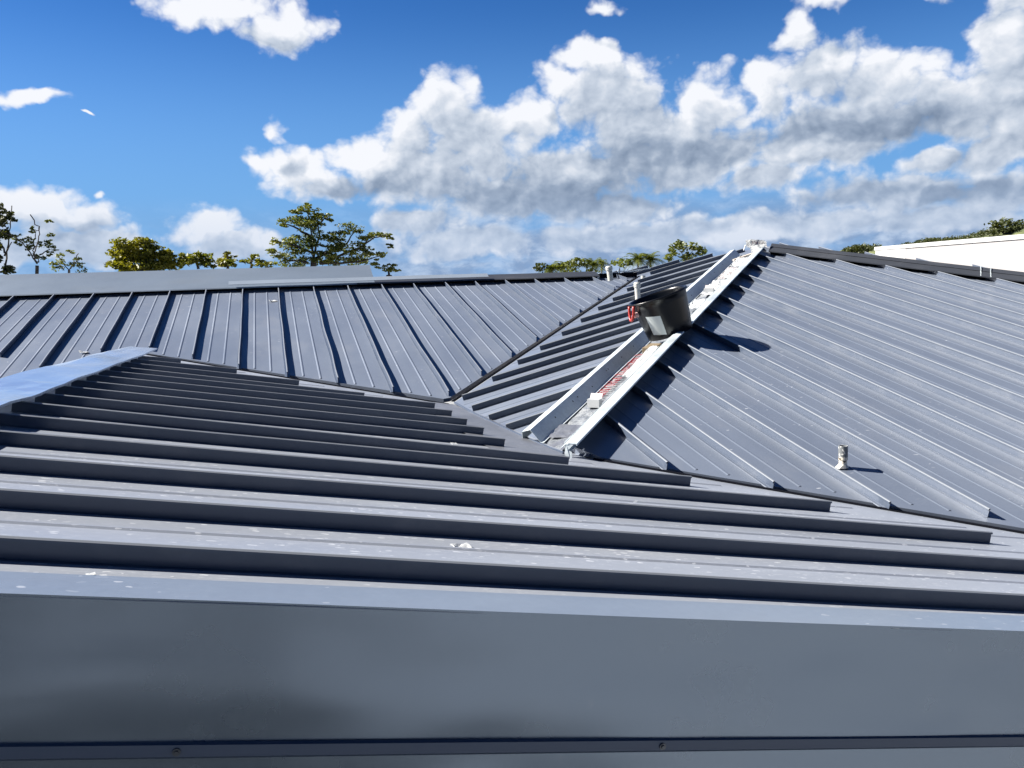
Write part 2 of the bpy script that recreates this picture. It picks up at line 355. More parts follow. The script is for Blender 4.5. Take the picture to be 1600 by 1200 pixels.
PROF = [(-.020, -.002), (-.0165, .0016), (-.0125, .0006), (-.0022, .0012), (-.0018, .038), (-.0045, .039), (-.0045, .046), (.0030, .0468), (.0080, .0435), (.0080, .037), (.0035, .039), (.0018, .038), (.0022, .0012), (.0125, .0006), (.0165, .0016), (.020, -.002)]
def seam(P0, P1, k, parent, M, amp=.004, zfun=None, ph=0, hs=1.0):
    z = zfun or zf(k); L = (P1-P0).length; n_ = max(3, int(L/.12)); d = (P1-P0)/L; nn = Vector((d.y, -d.x)); pts = []
    for i in range(n_+1):
        s_ = i/n_*L; q_ = P0 + d*s_
        w = noise.noise(Vector((q_.x*1.3+ph*7.1, q_.y*1.3, ph)))*amp*2
        w *= min(1, s_/.3)*min(1, (L-s_)/.3)
        q_ = q_ + nn*w; pts.append(Vector((q_.x, q_.y, z(q_.x, q_.y))))
    b = MB(); b.sweep(pts, [(a, c*hs) for a, c in PROF]); n_p = len(PROF)
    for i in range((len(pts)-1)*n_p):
        if i % n_p in (6, 7): b.mi[i] = 1                     # fold along the top, its highlight painted paler
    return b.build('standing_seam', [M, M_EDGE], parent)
def line_beads(lines, fr=(.33, .67)):
    out_ = []
    for (a0, a1), (b0, b1) in zip(lines[:-1], lines[1:]):
        for f in fr: out_.append((a0.lerp(b0, f), a1.lerp(b1, f)))
    return out_
V2 = lambda p: Vector((p[0], p[1]))
# --- back slope
TB = {1:((-2.227,9.97),(-2.227,5.0)),2:((-1.828,10.0),(-1.823,7.775)),3:((-1.423,10.0),(-1.416,7.322)),4:((-1.023,10.03),(-1.013,7.741)),5:((-.623,10.03),(-.611,7.737)),6:((-.232,10.05),(-.22,7.422)),7:((.174,10.05),(.175,7.073)),8:((.576,10.05),(.567,6.78)),9:((.983,10.05),(.966,6.56)),10:((1.386,10.05),(1.375,6.25)),11:((1.794,10.05),(1.794,6.07)),12:((2.186,10.05),(2.174,6.5)),13:((2.583,10.04),(2.581,6.96)),14:((2.97,10.0),(2.964,7.40)),15:((3.366,10.0),(3.379,7.90)),16:((3.757,10.0),(3.79,8.38)),17:((4.16,10.0),(4.209,8.88)),18:((4.546,10.0),(4.61,9.33)),19:((4.946,10.0),(4.99,9.80))}
TB[0] = ((-2.63, 10), (-2.63, 4.9)); 
for i in range(1, 9): TB[-i] = ((-2.63-.4*i, 10), (-2.63-.4*i, 4.9-.05*i))
linesB = [(V2(TB[k][0]), V2(TB[k][1])) for k in sorted(TB)]
oB = slope('roof_slope', polyB, 'B', .03, M_B, 'back roof slope of upright blue grey pans', None, line_beads([(Vector((a.x, 10)), Vector((b.x, b.y))) for a, b in linesB]))
def isect(P0, P1, poly, a, b):
    c = clip(poly, P0, (P1-P0).normalized()); return c
for k in sorted(TB):
    a, b_ = V2(TB[k][0]), V2(TB[k][1])
    if k <= 1:
        c = clip(polyB, a, Vector((0, -1))); b_ = Vector((a.x, 10-(c[1]-.12)))
    elif k <= 4: b_.y = max(b_.y, (2.0317+.18122*b_.x)/.2489 + .10)
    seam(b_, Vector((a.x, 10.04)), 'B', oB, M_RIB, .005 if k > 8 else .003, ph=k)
# --- slope between the valley and the open hip
dM = Vector((math.cos(-.028), math.sin(-.028)))
TM = {-9:(5.36,9.86),-8:(4.98,9.42),-7:(4.635,8.98),-6:(4.27,8.556),-5:(3.952,8.22),-4:(3.581,7.78),-3:(3.214,7.34),-2:(2.857,6.94),-1:(2.537,6.60),0:(2.203,6.225),1:(1.868,5.87),2:(1.80,5.41),3:(1.815,4.975),4:(1.835,4.584)}
for i in range(10, 16): TM[-i] = (5.36-1.0*.405*(i-9)+.02, 9.86+.405*(i-9))
ribpolyM = [(1.80, 5.90), (5.285, 10.05), (3.3, 12.0), (4.6, 12.15), (6.55, 9.45)] + [tuple(huv(7.1, .40)), tuple(huv(.35, .40))] + [(1.86, 4.0)]
linesM = [(V2(TM[k]), V2(TM[k])+dM*2) for k in sorted(TM)]
oM = slope('roof_slope', polyM, 'M', .006, M_M, 'hip roof slope with dark seams beside the open hip', None, line_beads(linesM, (.36, .68)), ribpolyM)
for k in sorted(TM):
    P0 = V2(TM[k]); c = clip(ribpolyM, P0, dM)
    if not c: continue
    s0 = max(c[0]+.02, 0) if k >= -9 else c[0]+.1
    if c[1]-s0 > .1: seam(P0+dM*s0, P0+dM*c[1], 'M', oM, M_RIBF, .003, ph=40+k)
# --- right slope
TR = {-4:((7.615,7.232),(7.68,6.195)),-3:((7.223,7.645),(7.328,5.862)),-2:((6.838,8.043),(6.967,5.522)),-1:((6.435,8.424),(6.605,5.181)),0:((6.068,8.359),(6.265,4.86)),1:((5.656,7.872),(5.874,4.491)),2:((5.278,7.422),(5.494,4.133)),3:((4.905,6.996),(5.105,3.766)),4:((4.528,6.545),(4.709,3.393)),5:((4.161,6.108),(4.352,3.056)),6:((3.791,5.654),(3.974,2.699)),7:((3.438,5.249),(3.631,2.416)),8:((3.056,4.836),(3.202,2.723)),9:((2.679,4.393),(2.775,3.024)),10:((2.305,3.951),(2.356,3.332))}
for i in range(1, 14): TR[-4-i] = ((7.615+.4*i, 7.0), (7.68+.4*i, 6.0))
ribpolyR = [tuple(huv(.14, .12)), (2.10, 3.54), (5.8, 1.12), (15, 1.12), (8.0, 7.95), (6.83, 9.10), tuple(huv(6.85, .12))]
linesR = [(V2(TR[k][0]), V2(TR[k][1])) for k in sorted(TR)]
oR = slope('roof_slope', polyR, 'R', .034, M_R, 'right roof slope with long pale seams and a short grey pipe', None, line_beads(linesR, (.30, .62)), ribpolyR, bh=.0022)
for k in sorted(TR):
    a, b_ = V2(TR[k][0]), V2(TR[k][1]); d = (b_-a).normalized(); c = clip(ribpolyR, a, d)
    if not c: continue
    lo = c[0]+.01; hi = c[1]-.02
    if k >= 8: hi = (b_-a).length
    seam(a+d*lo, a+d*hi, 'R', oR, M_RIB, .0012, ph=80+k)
# --- front slope
TF = {0:((-.076,1.296),(2.416,1.262)),1:((-.188,1.702),(2.892,1.70)),2:((-.298,2.124),(3.21,2.15)),3:((-.412,2.545),(2.765,2.575)),4:((-.515,2.937),(2.279,2.94)),5:((-.534,3.318),(1.779,3.21)),6:((-.522,3.675),(1.591,3.675)),7:((-.52,4.051),(1.586,4.11)),8:((-.508,4.40),(1.578,4.50)),9:((-.51,4.79),(1.578,4.95)),10:((-.51,5.16),(1.547,5.39)),11:((-.508,5.54),(1.072,5.595)),12:((-.514,5.975),(.635,6.09)),13:((-.514,6.404),(.171,6.56)),14:((-.52,6.80),(-.28,6.95))}
linesF = [((V2(TF[k][0])), V2(TF[k][1])) for k in sorted(TF)]
oF = slope('roof_slope', polyF, 'F', .02, M_F, 'front roof slope with dark seams running across and pale scuff marks', None, line_beads([(a, a+(b_-a).normalized()*3) for a, b_ in linesF]), [(-.6, 7.5), (1.5, 5.8), (1.62, 3.6), (5.3, 1.2), (-.6, 1.2)])
for k in sorted(TF):
    a, b_ = V2(TF[k][0]), V2(TF[k][1]); d = (b_-a).normalized(); a = a - d*((a.x+.58)/d.x)
    if k < 2:
        c = clip([(-.69, 7.70), (1.753, 5.90), (2.0, 3.54), (5.5, 1.07), (-.69, 1.07)], a, d); b_ = a + d*(c[1]-.16)
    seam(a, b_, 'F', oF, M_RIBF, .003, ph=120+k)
slope('roof_slope', polyFl, 'F', .02, M_F, 'hidden left side of the front ridge', None, [], zfun=zFl)
# --- hidden rear and right sides so the building is whole
b = MB(); z2 = lambda x, y: 2.252 - .224*(y-10.06) + ZO
b.slab([(-9, 10.06), (5.28, 10.06), (3.3, 12.0), (-9, 12.0)], z2, .03)
b.add([(4.6, 12.15, zf('M')(4.6, 12.15)), (6.8, 9.15, zf('M')(6.8, 9.15)), (15.3, 12.15, ZO+1.6)], [(0, 1, 2)])
b.add([(15.3, 1.09, zf('R')(15.3, 1.09)), (6.83, 9.12, zf('R')(6.83, 9.12)), (15.3, 12.15, ZO+1.6)], [(0, 1, 2)])
b.build('rear_slopes', M_R, house)
b = MB(); b.box((3.15, 1.27, 1.82), 24.3, .16, 3.64); b.box((3.15, 12.0, 1.6), 24.3, .2, 3.2); b.box((-8.9, 6.6, 1.4), .2, 10.6, 2.8); b.box((15.2, 6.6, 1.7), .2, 10.6, 3.4)
b.build('wall', M_WALL, house)
# --- front fascia, the smooth sheet nearest the camera
def zrake(x): return zf('F')(x, 1.07)
def fascia():
    b = MB(); xs = [-.69 + i*.12 for i in range(54)]
    n_ = 10
    for i, x in enumerate(xs):
        pass
    rows = []
    for j in range(n_+1):
        rows.append([Vector((x, 1.066 - .010*j/n_ + .0055*noise.noise(Vector((x*1.1, j*.22, 3))), zrake(x)+.008 - .270*j/n_)) for x in xs])
    vs = [v for r_ in rows for v in r_]; w = len(xs)
    b.add(vs, [(j*w+i, j*w+i+1, (j+1)*w+i+1, (j+1)*w+i) for j in range(n_) for i in range(w-1)])
    return b.build('fascia', M_FAS, house, smooth=True)
fo = fascia(); fo['label'] = 'smooth blue grey fascia sheet reflecting blurred shapes'
b = MB(); pts = [Vector((-.69+i*.2, 0, 0)) for i in range(33)]
pts = [Vector((p.x, 1.055, zrake(p.x)-.262)) for p in pts]
b.sweep(pts, [(-.002, .001), (.008, -.001), (.011, -.022), (.006, -.028), (-.002, -.028)], side=Vector((0, -1, 0)))
lip = b.build('drip_lip', M_LIP, fo)
for px in (276, 1037):
    q_ = on(px, 1185, 'F'); x = CP.x + (1.04-CP.y)/ray(px, 1185).y*ray(px, 1185).x
    b = MB(); c = Vector((x, 1.0455, zrake(x)-.275)); b.tube([c, c+Vector((0, -.003, 0))], .0075, 12); b.tube([c+Vector((0, -.003, 0)), c+Vector((0, -.006, 0))], .0042, 6)
    b.build('screw', M_SCREW, lip)
b = MB(); pts = [Vector((-.69+i*.2, 1.066, zrake(-.69+i*.2)+.008)) for i in range(33)]
b.sweep(pts, [(0, -.004), (-.112, 0.0005), (-.118, -.004), (-.118, -.008), (0, -.006)], side=Vector((0, -1, 0)))
o = b.build('rake_flashing', M_RAKE, house); o['label'] = 'pale folded flashing strip along the front roof edge'
# strip below the lip, the sheet that continues down the wall
b = MB(); b.sweep([Vector((x, 1.075, zrake(x)-.285)) for x in [-.69+i*.5 for i in range(13)]], [(0, 0), (.012, 0), (.012, -.35), (0, -.35)], side=Vector((0, -1, 0)))
b.build('wall_cladding', M_FAS, house)
# --- ridge cap of the front slope (wide smooth sheet on the left)
b = MB(); ny = 44; nx = 8; vs = []
for j in range(ny+1):
    y = 1.0 + (7.36-1.0)*j/ny
    zr = 1.9083 - .02502*y + ZO + .088
    for i in range(nx+1):
        s_ = -1 + 2*i/nx; x = -.705 + .205*s_
        w = .007*noise.noise(Vector((x*5, y*1.6, 0)))*2 + .012*max(0, noise.noise(Vector((x*9, y*2.3, 7))))
        yy = y
        vs.append((x, yy + (.02 if j == ny else 0)*abs(s_), zr - abs(s_)*.205*.215 + w))
w = nx+1
b.add(vs, [(j*w+i, j*w+i+1, (j+1)*w+i+1, (j+1)*w+i) for j in range(ny) for i in range(nx)])
for sgn in (0, nx):                                   # turned down edges
    b.add([vs[j*w+sgn] for j in range(ny+1)] + [(vs[j*w+sgn][0], vs[j*w+sgn][1], vs[j*w+sgn][2]-.010) for j in range(ny+1)],
          [(j, j+1, ny+2+j, ny+1+j) for j in range(ny)])
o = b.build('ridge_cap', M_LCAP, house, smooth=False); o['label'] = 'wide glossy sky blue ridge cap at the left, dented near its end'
# --- flashings on the back ridge
def strip(name, x0, x1, y0, z0, dy, dz, M, label, th=.004, lip=.0, n_=14, bow=0):
    b = MB()
    pts = []
    for i in range(n_+1):
        x = x0+(x1-x0)*i/n_; pts.append(Vector((x, y0 + bow*math.sin(i*1.7), z0 + .35*bow*math.sin(i*1.1))))
    prof = [(0, 0), (dy, dz), (dy, dz-th), (th, -th)]
    if lip: prof = [(-.012, -lip), (0, 0), (dy, dz), (dy, dz-th), (th, -th), (-.008, -lip)]
    b.sweep(pts, prof, side=Vector((0, 1, 0)))
    o = b.build(name, M, house); o['label'] = label; return o
zb = 2.2518 + ZO
strip('ridge_flashing', 1.5, 4.66, 9.93, zb+.028, .16, .060, M_CAPR, 'low dark grey ridge flashing on the back ridge, right part', lip=.012, bow=.003)
strip('ridge_flashing', -9, 1.72, 9.94, zb+.028, .46, .23, M_CAP, 'tall pale grey flashing standing along the back ridge, left part', lip=.012, bow=.003)
strip('ridge_flashing', .02, 3.15, 9.915, zb+.062, .07, .042, M_STRIP, 'thin bluish strip lapped over the back ridge flashing', n_=10, bow=.004)
b = MB(); b.box((-1.9, 10.06, zb+.012), 14.3, .02, .085); b.build('ridge_closure', M_DARK, house)
b = MB(); b.sweep([Vector((4.66, 9.93, zb+.022)), Vector((4.66, 10.10, zb+.092))], [(-.03, 0), (0, 0), (0, -.05), (-.03, -.05)]); b.build('end_piece', M_GALV, house)
# open bit of ridge between the flashing and the valley: pale closure strips
b = MB()
b.sweep([Vector((4.68, 10.00, zb+.055)), Vector((5.3, 10.06, zb+.075))], [(-.012, 0), (.012, 0), (.012, .006), (-.012, .006)])
b.build('ridge_batten', M_GALV, house)
# --- hip cap on the right
cA = Vector((6.46, 8.45)); cD = (Vector((7.64, 7.25))-Vector((6.41, 8.42))).normalized(); cN = Vector((-cD.y, cD.x))
if cN.y < 0: cN = -cN
cA = Vector((6.41, 8.42)) - cD*.16 - cN*.02
b = MB(); L = 9.0; n_ = 46
ptsc = []
for i in range(n_+1):
    q_ = cA + cD*L*i/n_ + cN*.006*noise.noise(Vector((i*.7, 0, 0)))
    ptsc.append(Vector((q_.x, q_.y, zf('R')(q_.x, q_.y)+.052)))
b.sweep(ptsc, [(0, -.012), (0, 0), (-.19, .090), (-.40, -.02), (-.40, -.024), (-.19, .086), (.0, -.004)] if cD.cross(Vector((0, 1))) is None else [(0, -.012), (0, 0), (.19, .094), (.40, .02), (.40, .016), (.19, .090), (.003, -.004)], side=Vector((cN.x, cN.y, 0)))
o = b.build('hip_cap', M_CAPR, house); o['label'] = 'dark grey hip cap running down to the right from the peak'
# lap joint with pale sealant
def oncap(px, py):
    q_ = on(px, py, 'R', .09); return q_
for px in (1534, 1550):
    b = MB(); q_ = on(px, 441, 'R', .056); s_ = Vector((q_.x, q_.y)); 
    s_ = cA + cD*((s_-cA).dot(cD)); p0 = Vector((s_.x, s_.y, zf('R')(s_.x, s_.y)+.050)); p1 = p0 + Vector((cN.x, cN.y, 0))*.185 + Vector((0, 0, .103))
    mid = [p0.lerp(p1, i/6) + Vector((random.uniform(-.004, .004), 0, .002)) for i in range(7)]
    b.sweep(mid, [(-.004, -.004), (-.003, .002), (.003, .002), (.004, -.004)])
    sm = b.build('sealant_bead', M_GALV, o)
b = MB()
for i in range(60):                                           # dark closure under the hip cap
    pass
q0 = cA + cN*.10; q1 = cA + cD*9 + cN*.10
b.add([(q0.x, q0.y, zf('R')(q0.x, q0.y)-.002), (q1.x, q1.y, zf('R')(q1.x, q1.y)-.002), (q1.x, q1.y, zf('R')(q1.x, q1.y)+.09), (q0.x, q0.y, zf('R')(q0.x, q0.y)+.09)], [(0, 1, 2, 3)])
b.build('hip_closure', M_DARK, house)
# --- valley flashing between front slope and hip slope
b = MB(); ny = 26; nx = 5; vs = []
for j in range(ny+1):
    y = 3.52 + (5.90-3.52)*j/ny
    for i in range(nx+1):
        x = 1.47 + (1.86-1.47)*i/nx + (.0 if y > 3.8 else .06*(3.8-y))
        vs.append((x, y, zf('F')(x, y) + .004 + .007*abs(noise.noise(Vector((x*6, y*4, 1)))) + (0.004 if i == nx else 0)))
w = nx+1
b.add(vs, [(j*w+i, j*w+i+1, (j+1)*w+i+1, (j+1)*w+i) for j in range(ny) for i in range(nx)])
o = b.build('valley_flashing', M_VAL, house); o['label'] = 'creased pale valley sheet between the front and hip slopes'
b = MB()   # raised seam beside it
sp_ = [Vector((1.795, 5.86)), Vector((1.815, 5.2)), Vector((1.83, 4.6)), Vector((1.845, 4.2)), Vector((1.87, 3.75)), Vector((1.90, 3.62))]
b.sweep([Vector((p_.x, p_.y, max(zf('M')(p_.x, p_.y), zf('F')(p_.x, p_.y))+.002)) for p_ in sp_], [(-.006, 0), (-.004, .012), (.004, .012), (.006, 0)])
b.build('valley_seam', M_RIB, house)
# near-black strips along the valleys, painting the shade under the cut pan edges
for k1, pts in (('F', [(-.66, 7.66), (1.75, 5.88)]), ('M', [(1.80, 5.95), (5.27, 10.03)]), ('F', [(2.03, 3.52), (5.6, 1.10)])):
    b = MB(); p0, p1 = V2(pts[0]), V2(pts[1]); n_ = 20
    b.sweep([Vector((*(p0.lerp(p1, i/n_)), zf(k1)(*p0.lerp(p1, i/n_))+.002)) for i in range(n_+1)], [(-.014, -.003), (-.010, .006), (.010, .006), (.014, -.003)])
    b.build('valley_shade_strip', M_DARK, house)
# --- open hip: galvanised rails and underlay
def rail(name, v_pts, u0, u1, M, label, notch=None):
    """v_pts: (v across hip, height above the crease line plane)"""
    b = MB(); n_ = 30; vs = []; 
    for i in range(n_+1):
        u = u0 + (u1-u0)*i/n_
        for v, h in v_pts:
            q_ = huv(u, v); c0 = huv(u, 0); vs.append((q_.x, q_.y, zf('R')(c0.x, c0.y) + h + .003*noise.noise(Vector((u*1.5, v*8, 5)))))
    w = len(v_pts)
    b.add(vs, [(i*w+j, i*w+j+1, (i+1)*w+j+1, (i+1)*w+j) for i in range(n_) for j in range(w-1)])
    o = b.build(name, M, house, fixn=False); o['label'] = label
    sm = o.modifiers.new('thickness', 'SOLIDIFY'); sm.thickness = .0022; sm.offset = 0
    return o
dzv = .1876+.137
def hM(v, h):  # height above M relative to crease line
    q_ = huv(3, v); c0 = huv(3, 0); return zf('M')(q_.x, q_.y)+h - zf('R')(c0.x, c0.y)
def hR(v, h):
    q_ = huv(3, v); c0 = huv(3, 0); return zf('R')(q_.x, q_.y)+h - zf('R')(c0.x, c0.y)
rl = rail('hip_rail', [(.50, hM(.50, .046)), (.502, hM(.502, .100)), (.452, hM(.452, .104)), (.385, hM(.385, .022)), (.365, hM(.365, .022))], .30, 6.95, M_GALV, 'left galvanised rail of the open hip, with a row of screw holes')
for u in (.62, .93, 1.02, 1.28, 1.62, 1.66, 1.98, 2.3, 4.3, 4.9, 5.5, 6.0):
    b = MB(); v = .452 - (.452-.385)*random.choice((.45, .6)); f = (.452-v)/(.452-.385)
    q_ = huv(u, v); c0 = huv(u, 0); hh = hM(.452, .104)*(1-f) + hM(.385, .022)*f
    c = Vector((q_.x, q_.y, zf('R')(c0.x, c0.y)+hh+.002)); nrm = (Vector((-hn.x, -hn.y, 0))*.78 + Vector((0, 0, .62))).normalized()
    b.tube([c, c+nrm*.002], .0055, 8); b.build('screw_hole', M_DARK, rl)
rl2 = rail('hip_rail', [(.128, hR(.128, .050)), (.098, hR(.098, .080)), (.084, hR(.084, .082)), (.079, hR(.079, .090)), (.036, hR(.036, .094)), (.034, hR(.034, .086))], -.06, 6.75, M_GALV, 'right galvanised rail of the open hip, brightly lit')
rail('rail_web', [(.135, hR(.135, .050)), (.130, hR(.130, .012)), (.105, hR(.105, .004))], .02, 6.75, M_GALV, 'upright web under the right rail')
b = MB(); q_ = huv(-.055, .095); z0_ = zf('R')(*huv(-.055, 0)) + hR(.095, 0)     # bent end tab of the right rail
X_ = Vector((hn.x, hn.y, 0)); U_ = Vector((hd.x, hd.y, 0)); o_ = Vector((q_.x, q_.y, z0_))
b.add([o_+Vector((0, 0, .082)), o_-X_*.05+Vector((0, 0, .088)), o_-X_*.012+Vector((0, 0, .050)), o_-X_*.032+Vector((0, 0, .040)), o_-X_*.034-U_*.01-Vector((0, 0, .03)), o_+X_*.012-U_*.01-Vector((0, 0, .025))], [(0, 1, 2, 3, 4, 5)])
et = b.build('rail_end_tab', M_GALV, house, fixn=False); md = et.modifiers.new('thickness', 'SOLIDIFY'); md.thickness = .003
# underlay between the rails
b = MB(); nu, nv = 150, 8; vs = []
for i in range(nu+1):
    u = .10 + 6.9*i/nu
    for j in range(nv+1):
        v = .118 + (.41-.118)*j/nv; q_ = huv(u, v); c0 = huv(u, 0)
        h = hM(v, .010) + .010*abs(noise.noise(Vector((u*4, v*9, 0)))) + .012*max(0, noise.noise(Vector((u*9, v*14, 4))))
        if v < .19: h += (.19-v)*1.1
        vs.append((q_.x, q_.y, zf('R')(c0.x, c0.y)+h))
w = nv+1
b.add(vs, [(i*w+j, i*w+j+1, (i+1)*w+j+1, (i+1)*w+j) for i in range(nu) for j in range(nv)])
und = b.build('underlay', M_MEMB, house); und['label'] = 'crinkled pale underlay with a line of red print in the open hip'
def onhip(u, v, h): q_ = huv(u, v); c0 = huv(u, 0); return Vector((q_.x, q_.y, zf('R')(c0.x, c0.y)+hM(v, h)))
# red print: a run of upright strokes, unreadable in the photograph
b = MB()
for i in range(22):
    u = 1.02 + i*.052; ww = random.uniform(.07, .095)
    for (du, v0, v1) in ((0, .27, .27+ww), (.018, .27, .27+ww*random.choice((.5, 1)))):
        a = onhip(u+du, v0, .030); c = onhip(u+du+.012, v1, .030); e = Vector((hd.x, hd.y, .16))*.011
        b.add([a, a+e, c+e, c], [(0, 1, 2, 3)], 0 if i % 5 else 1)
    if i % 2:
        a = onhip(u, .27+ww*.5, .031); c = onhip(u+.03, .27+ww*.5, .031); e = Vector((hn.x, hn.y, 0))*.010
        b.add([a, c, c+e, a+e], [(0, 1, 2, 3)])
b.build('red_print', [M_RED, M_DRED], und)

# ---------------------------------------------------------------- loose things on the roof
def crumple(name, c, ax, ay, az_, sx, sy, amp, M, label, cat, n=9, seed=0, group=None, top=True, parent=None, curl=0, fr=1.0):
    b = MB(); vs = []
    for j in range(n+1):
        for i in range(n+1):
            s_, t_ = i/n-.5, j/n-.5
            e = 1 + .12*noise.noise(Vector((s_*5+seed, t_*5, 2)))
            h = amp*(.8*noise.noise(Vector((s_*sx*22*fr+seed, t_*sy*22*fr, seed))) + .45*abs(noise.noise(Vector((s_*sx*48*fr, t_*sy*48*fr+seed, 1))))) + curl*(s_*s_*4)
            vs.append(c + ax*(s_*sx*e) + ay*(t_*sy*e) + az_*h)
    w = n+1
    b.add(vs, [(j*w+i, j*w+i+1, (j+1)*w+i+1, (j+1)*w+i) for j in range(n) for i in range(n)])
    o = b.build(name, M, parent, fixn=False)
    md = o.modifiers.new('thickness', 'SOLIDIFY'); md.thickness = .0015
    if top: tag(o, label, cat, group)
    return o
HD3 = Vector((hd.x, hd.y, .20)).normalized(); HN3 = Vector((hn.x, hn.y, 0)).normalized(); HZ = HN3.cross(HD3).normalized()
if HZ.z < 0: HZ = -HZ
# folded white carton piece near the bottom of the hip
def carton(px, py, h, sx, sy, sz, label, rot=0, open_=True, k='M'):
    c = on(px, py, k, h); e = empty('carton_piece', c, label, 'carton')
    R = Matrix.Rotation(rot, 3, 'Z') ; b = MB()
    b.box(c + R @ Vector((0, 0, sz/2)), sx, sy, sz, R); o = b.build('box', M_WHITE, e)
    b = MB(); p0 = c + R @ Vector((-sx/2, sy/2, sz)); p1 = c + R @ Vector((sx/2, sy/2, sz))
    up = R @ Vector((0, .02, .03))
    b.add([p0, p1, p1+up, p0+up], [(0, 1, 2, 3)]); b.build('flap', M_PINK, e); return e
carton(929, 636, .02, .080, .050, .052, 'small folded white carton on the underlay near the foot of the open hip', -.75)
carton(1108, 459, .03, .095, .06, .055, 'small white carton on the underlay above the black bucket', -.7)
# torn white sheets up the hip
sh = [(3.75, .23, .34, .13, 'torn white sheet lying on the underlay just above the black bucket'), (4.55, .24, .66, .14, 'largest rumpled white sheet, halfway up the open hip'), (5.35, .235, .60, .13, 'pinkish white torn sheet in the upper half of the open hip'), (6.05, .24, .52, .13, 'crumpled white sheet closest to the peak')]
for i, (u, v, sx, sy, lb) in enumerate(sh):
    crumple('torn_sheet', onhip(u, v, .055), HD3, HN3, HZ, sx, sy, .018, M_PINK if i == 2 else M_WHITE, lb, 'sheet', seed=i*3.3, group='torn sheets lying in the open hip', n=12)
crumple('torn_sheet', onhip(1.75, .20, .072), HD3, HN3, HZ, .75, .07, .010, M_WHITE, 'long narrow white sheet along the right rail below the block', 'sheet', seed=8, group='torn sheets lying in the open hip', n=12)
crumple('torn_sheet', onhip(.46, .28, .022), HD3, HN3, HZ, .20, .17, .008, M_VAL, 'dull crinkled scrap at the foot of the open hip', 'sheet', seed=9.3, group='torn sheets lying in the open hip', n=9)
crumple('foil_flap', Vector((1.93, 3.86, zf('M')(1.93, 3.86)+.012)), Vector((.9, .2, .2)), Vector((-.2, .9, 0)), Vector((0, 0, 1)), 0.24, .20, .010, M_VAL, 'creased metal flap where the hip meets the front slope', 'flap', seed=5)
# pale stick by the top
b = MB(); a = onhip(6.25, .34, .05); c = onhip(6.42, .14, .06); b.sweep([a, c], [(-.02, 0), (.02, 0), (.02, .022), (-.02, .022)])
tag(b.build('timber_offcut', mat('pale_timber', (.5, .44, .38), .7), None), 'thin pale timber offcut lying across the top of the open hip', 'offcut')
# wooden block under the bucket
def wood(q, b):
    g = q.new('ShaderNodeTexCoord').outputs['Object']; n = q.noise(q.vec('MULTIPLY', g, (6, 60, 60)), 1, 5, .6)
    q.l.new(q.mix(n, (.10, .072, .042, 1), (.22, .17, .105, 1)), b.inputs['Base Color']); bump(q, b, n, .5, .004)
c = on(1017, 549, 'M', .05); R = Matrix.Rotation(.75, 3, 'Z') @ Matrix.Rotation(-.12, 3, 'Y')
b = MB(); b.box(c+Vector((.035, .05, .012)), .17, .095, .055, R); wb = b.build('wooden_block', mat('rough_wood', (.4, .3, .2), .8, fn=wood))
bv = wb.modifiers.new('bevel', 'BEVEL'); bv.width = .003; tag(wb, 'rough tan wooden block wedged under the black bucket', 'block')
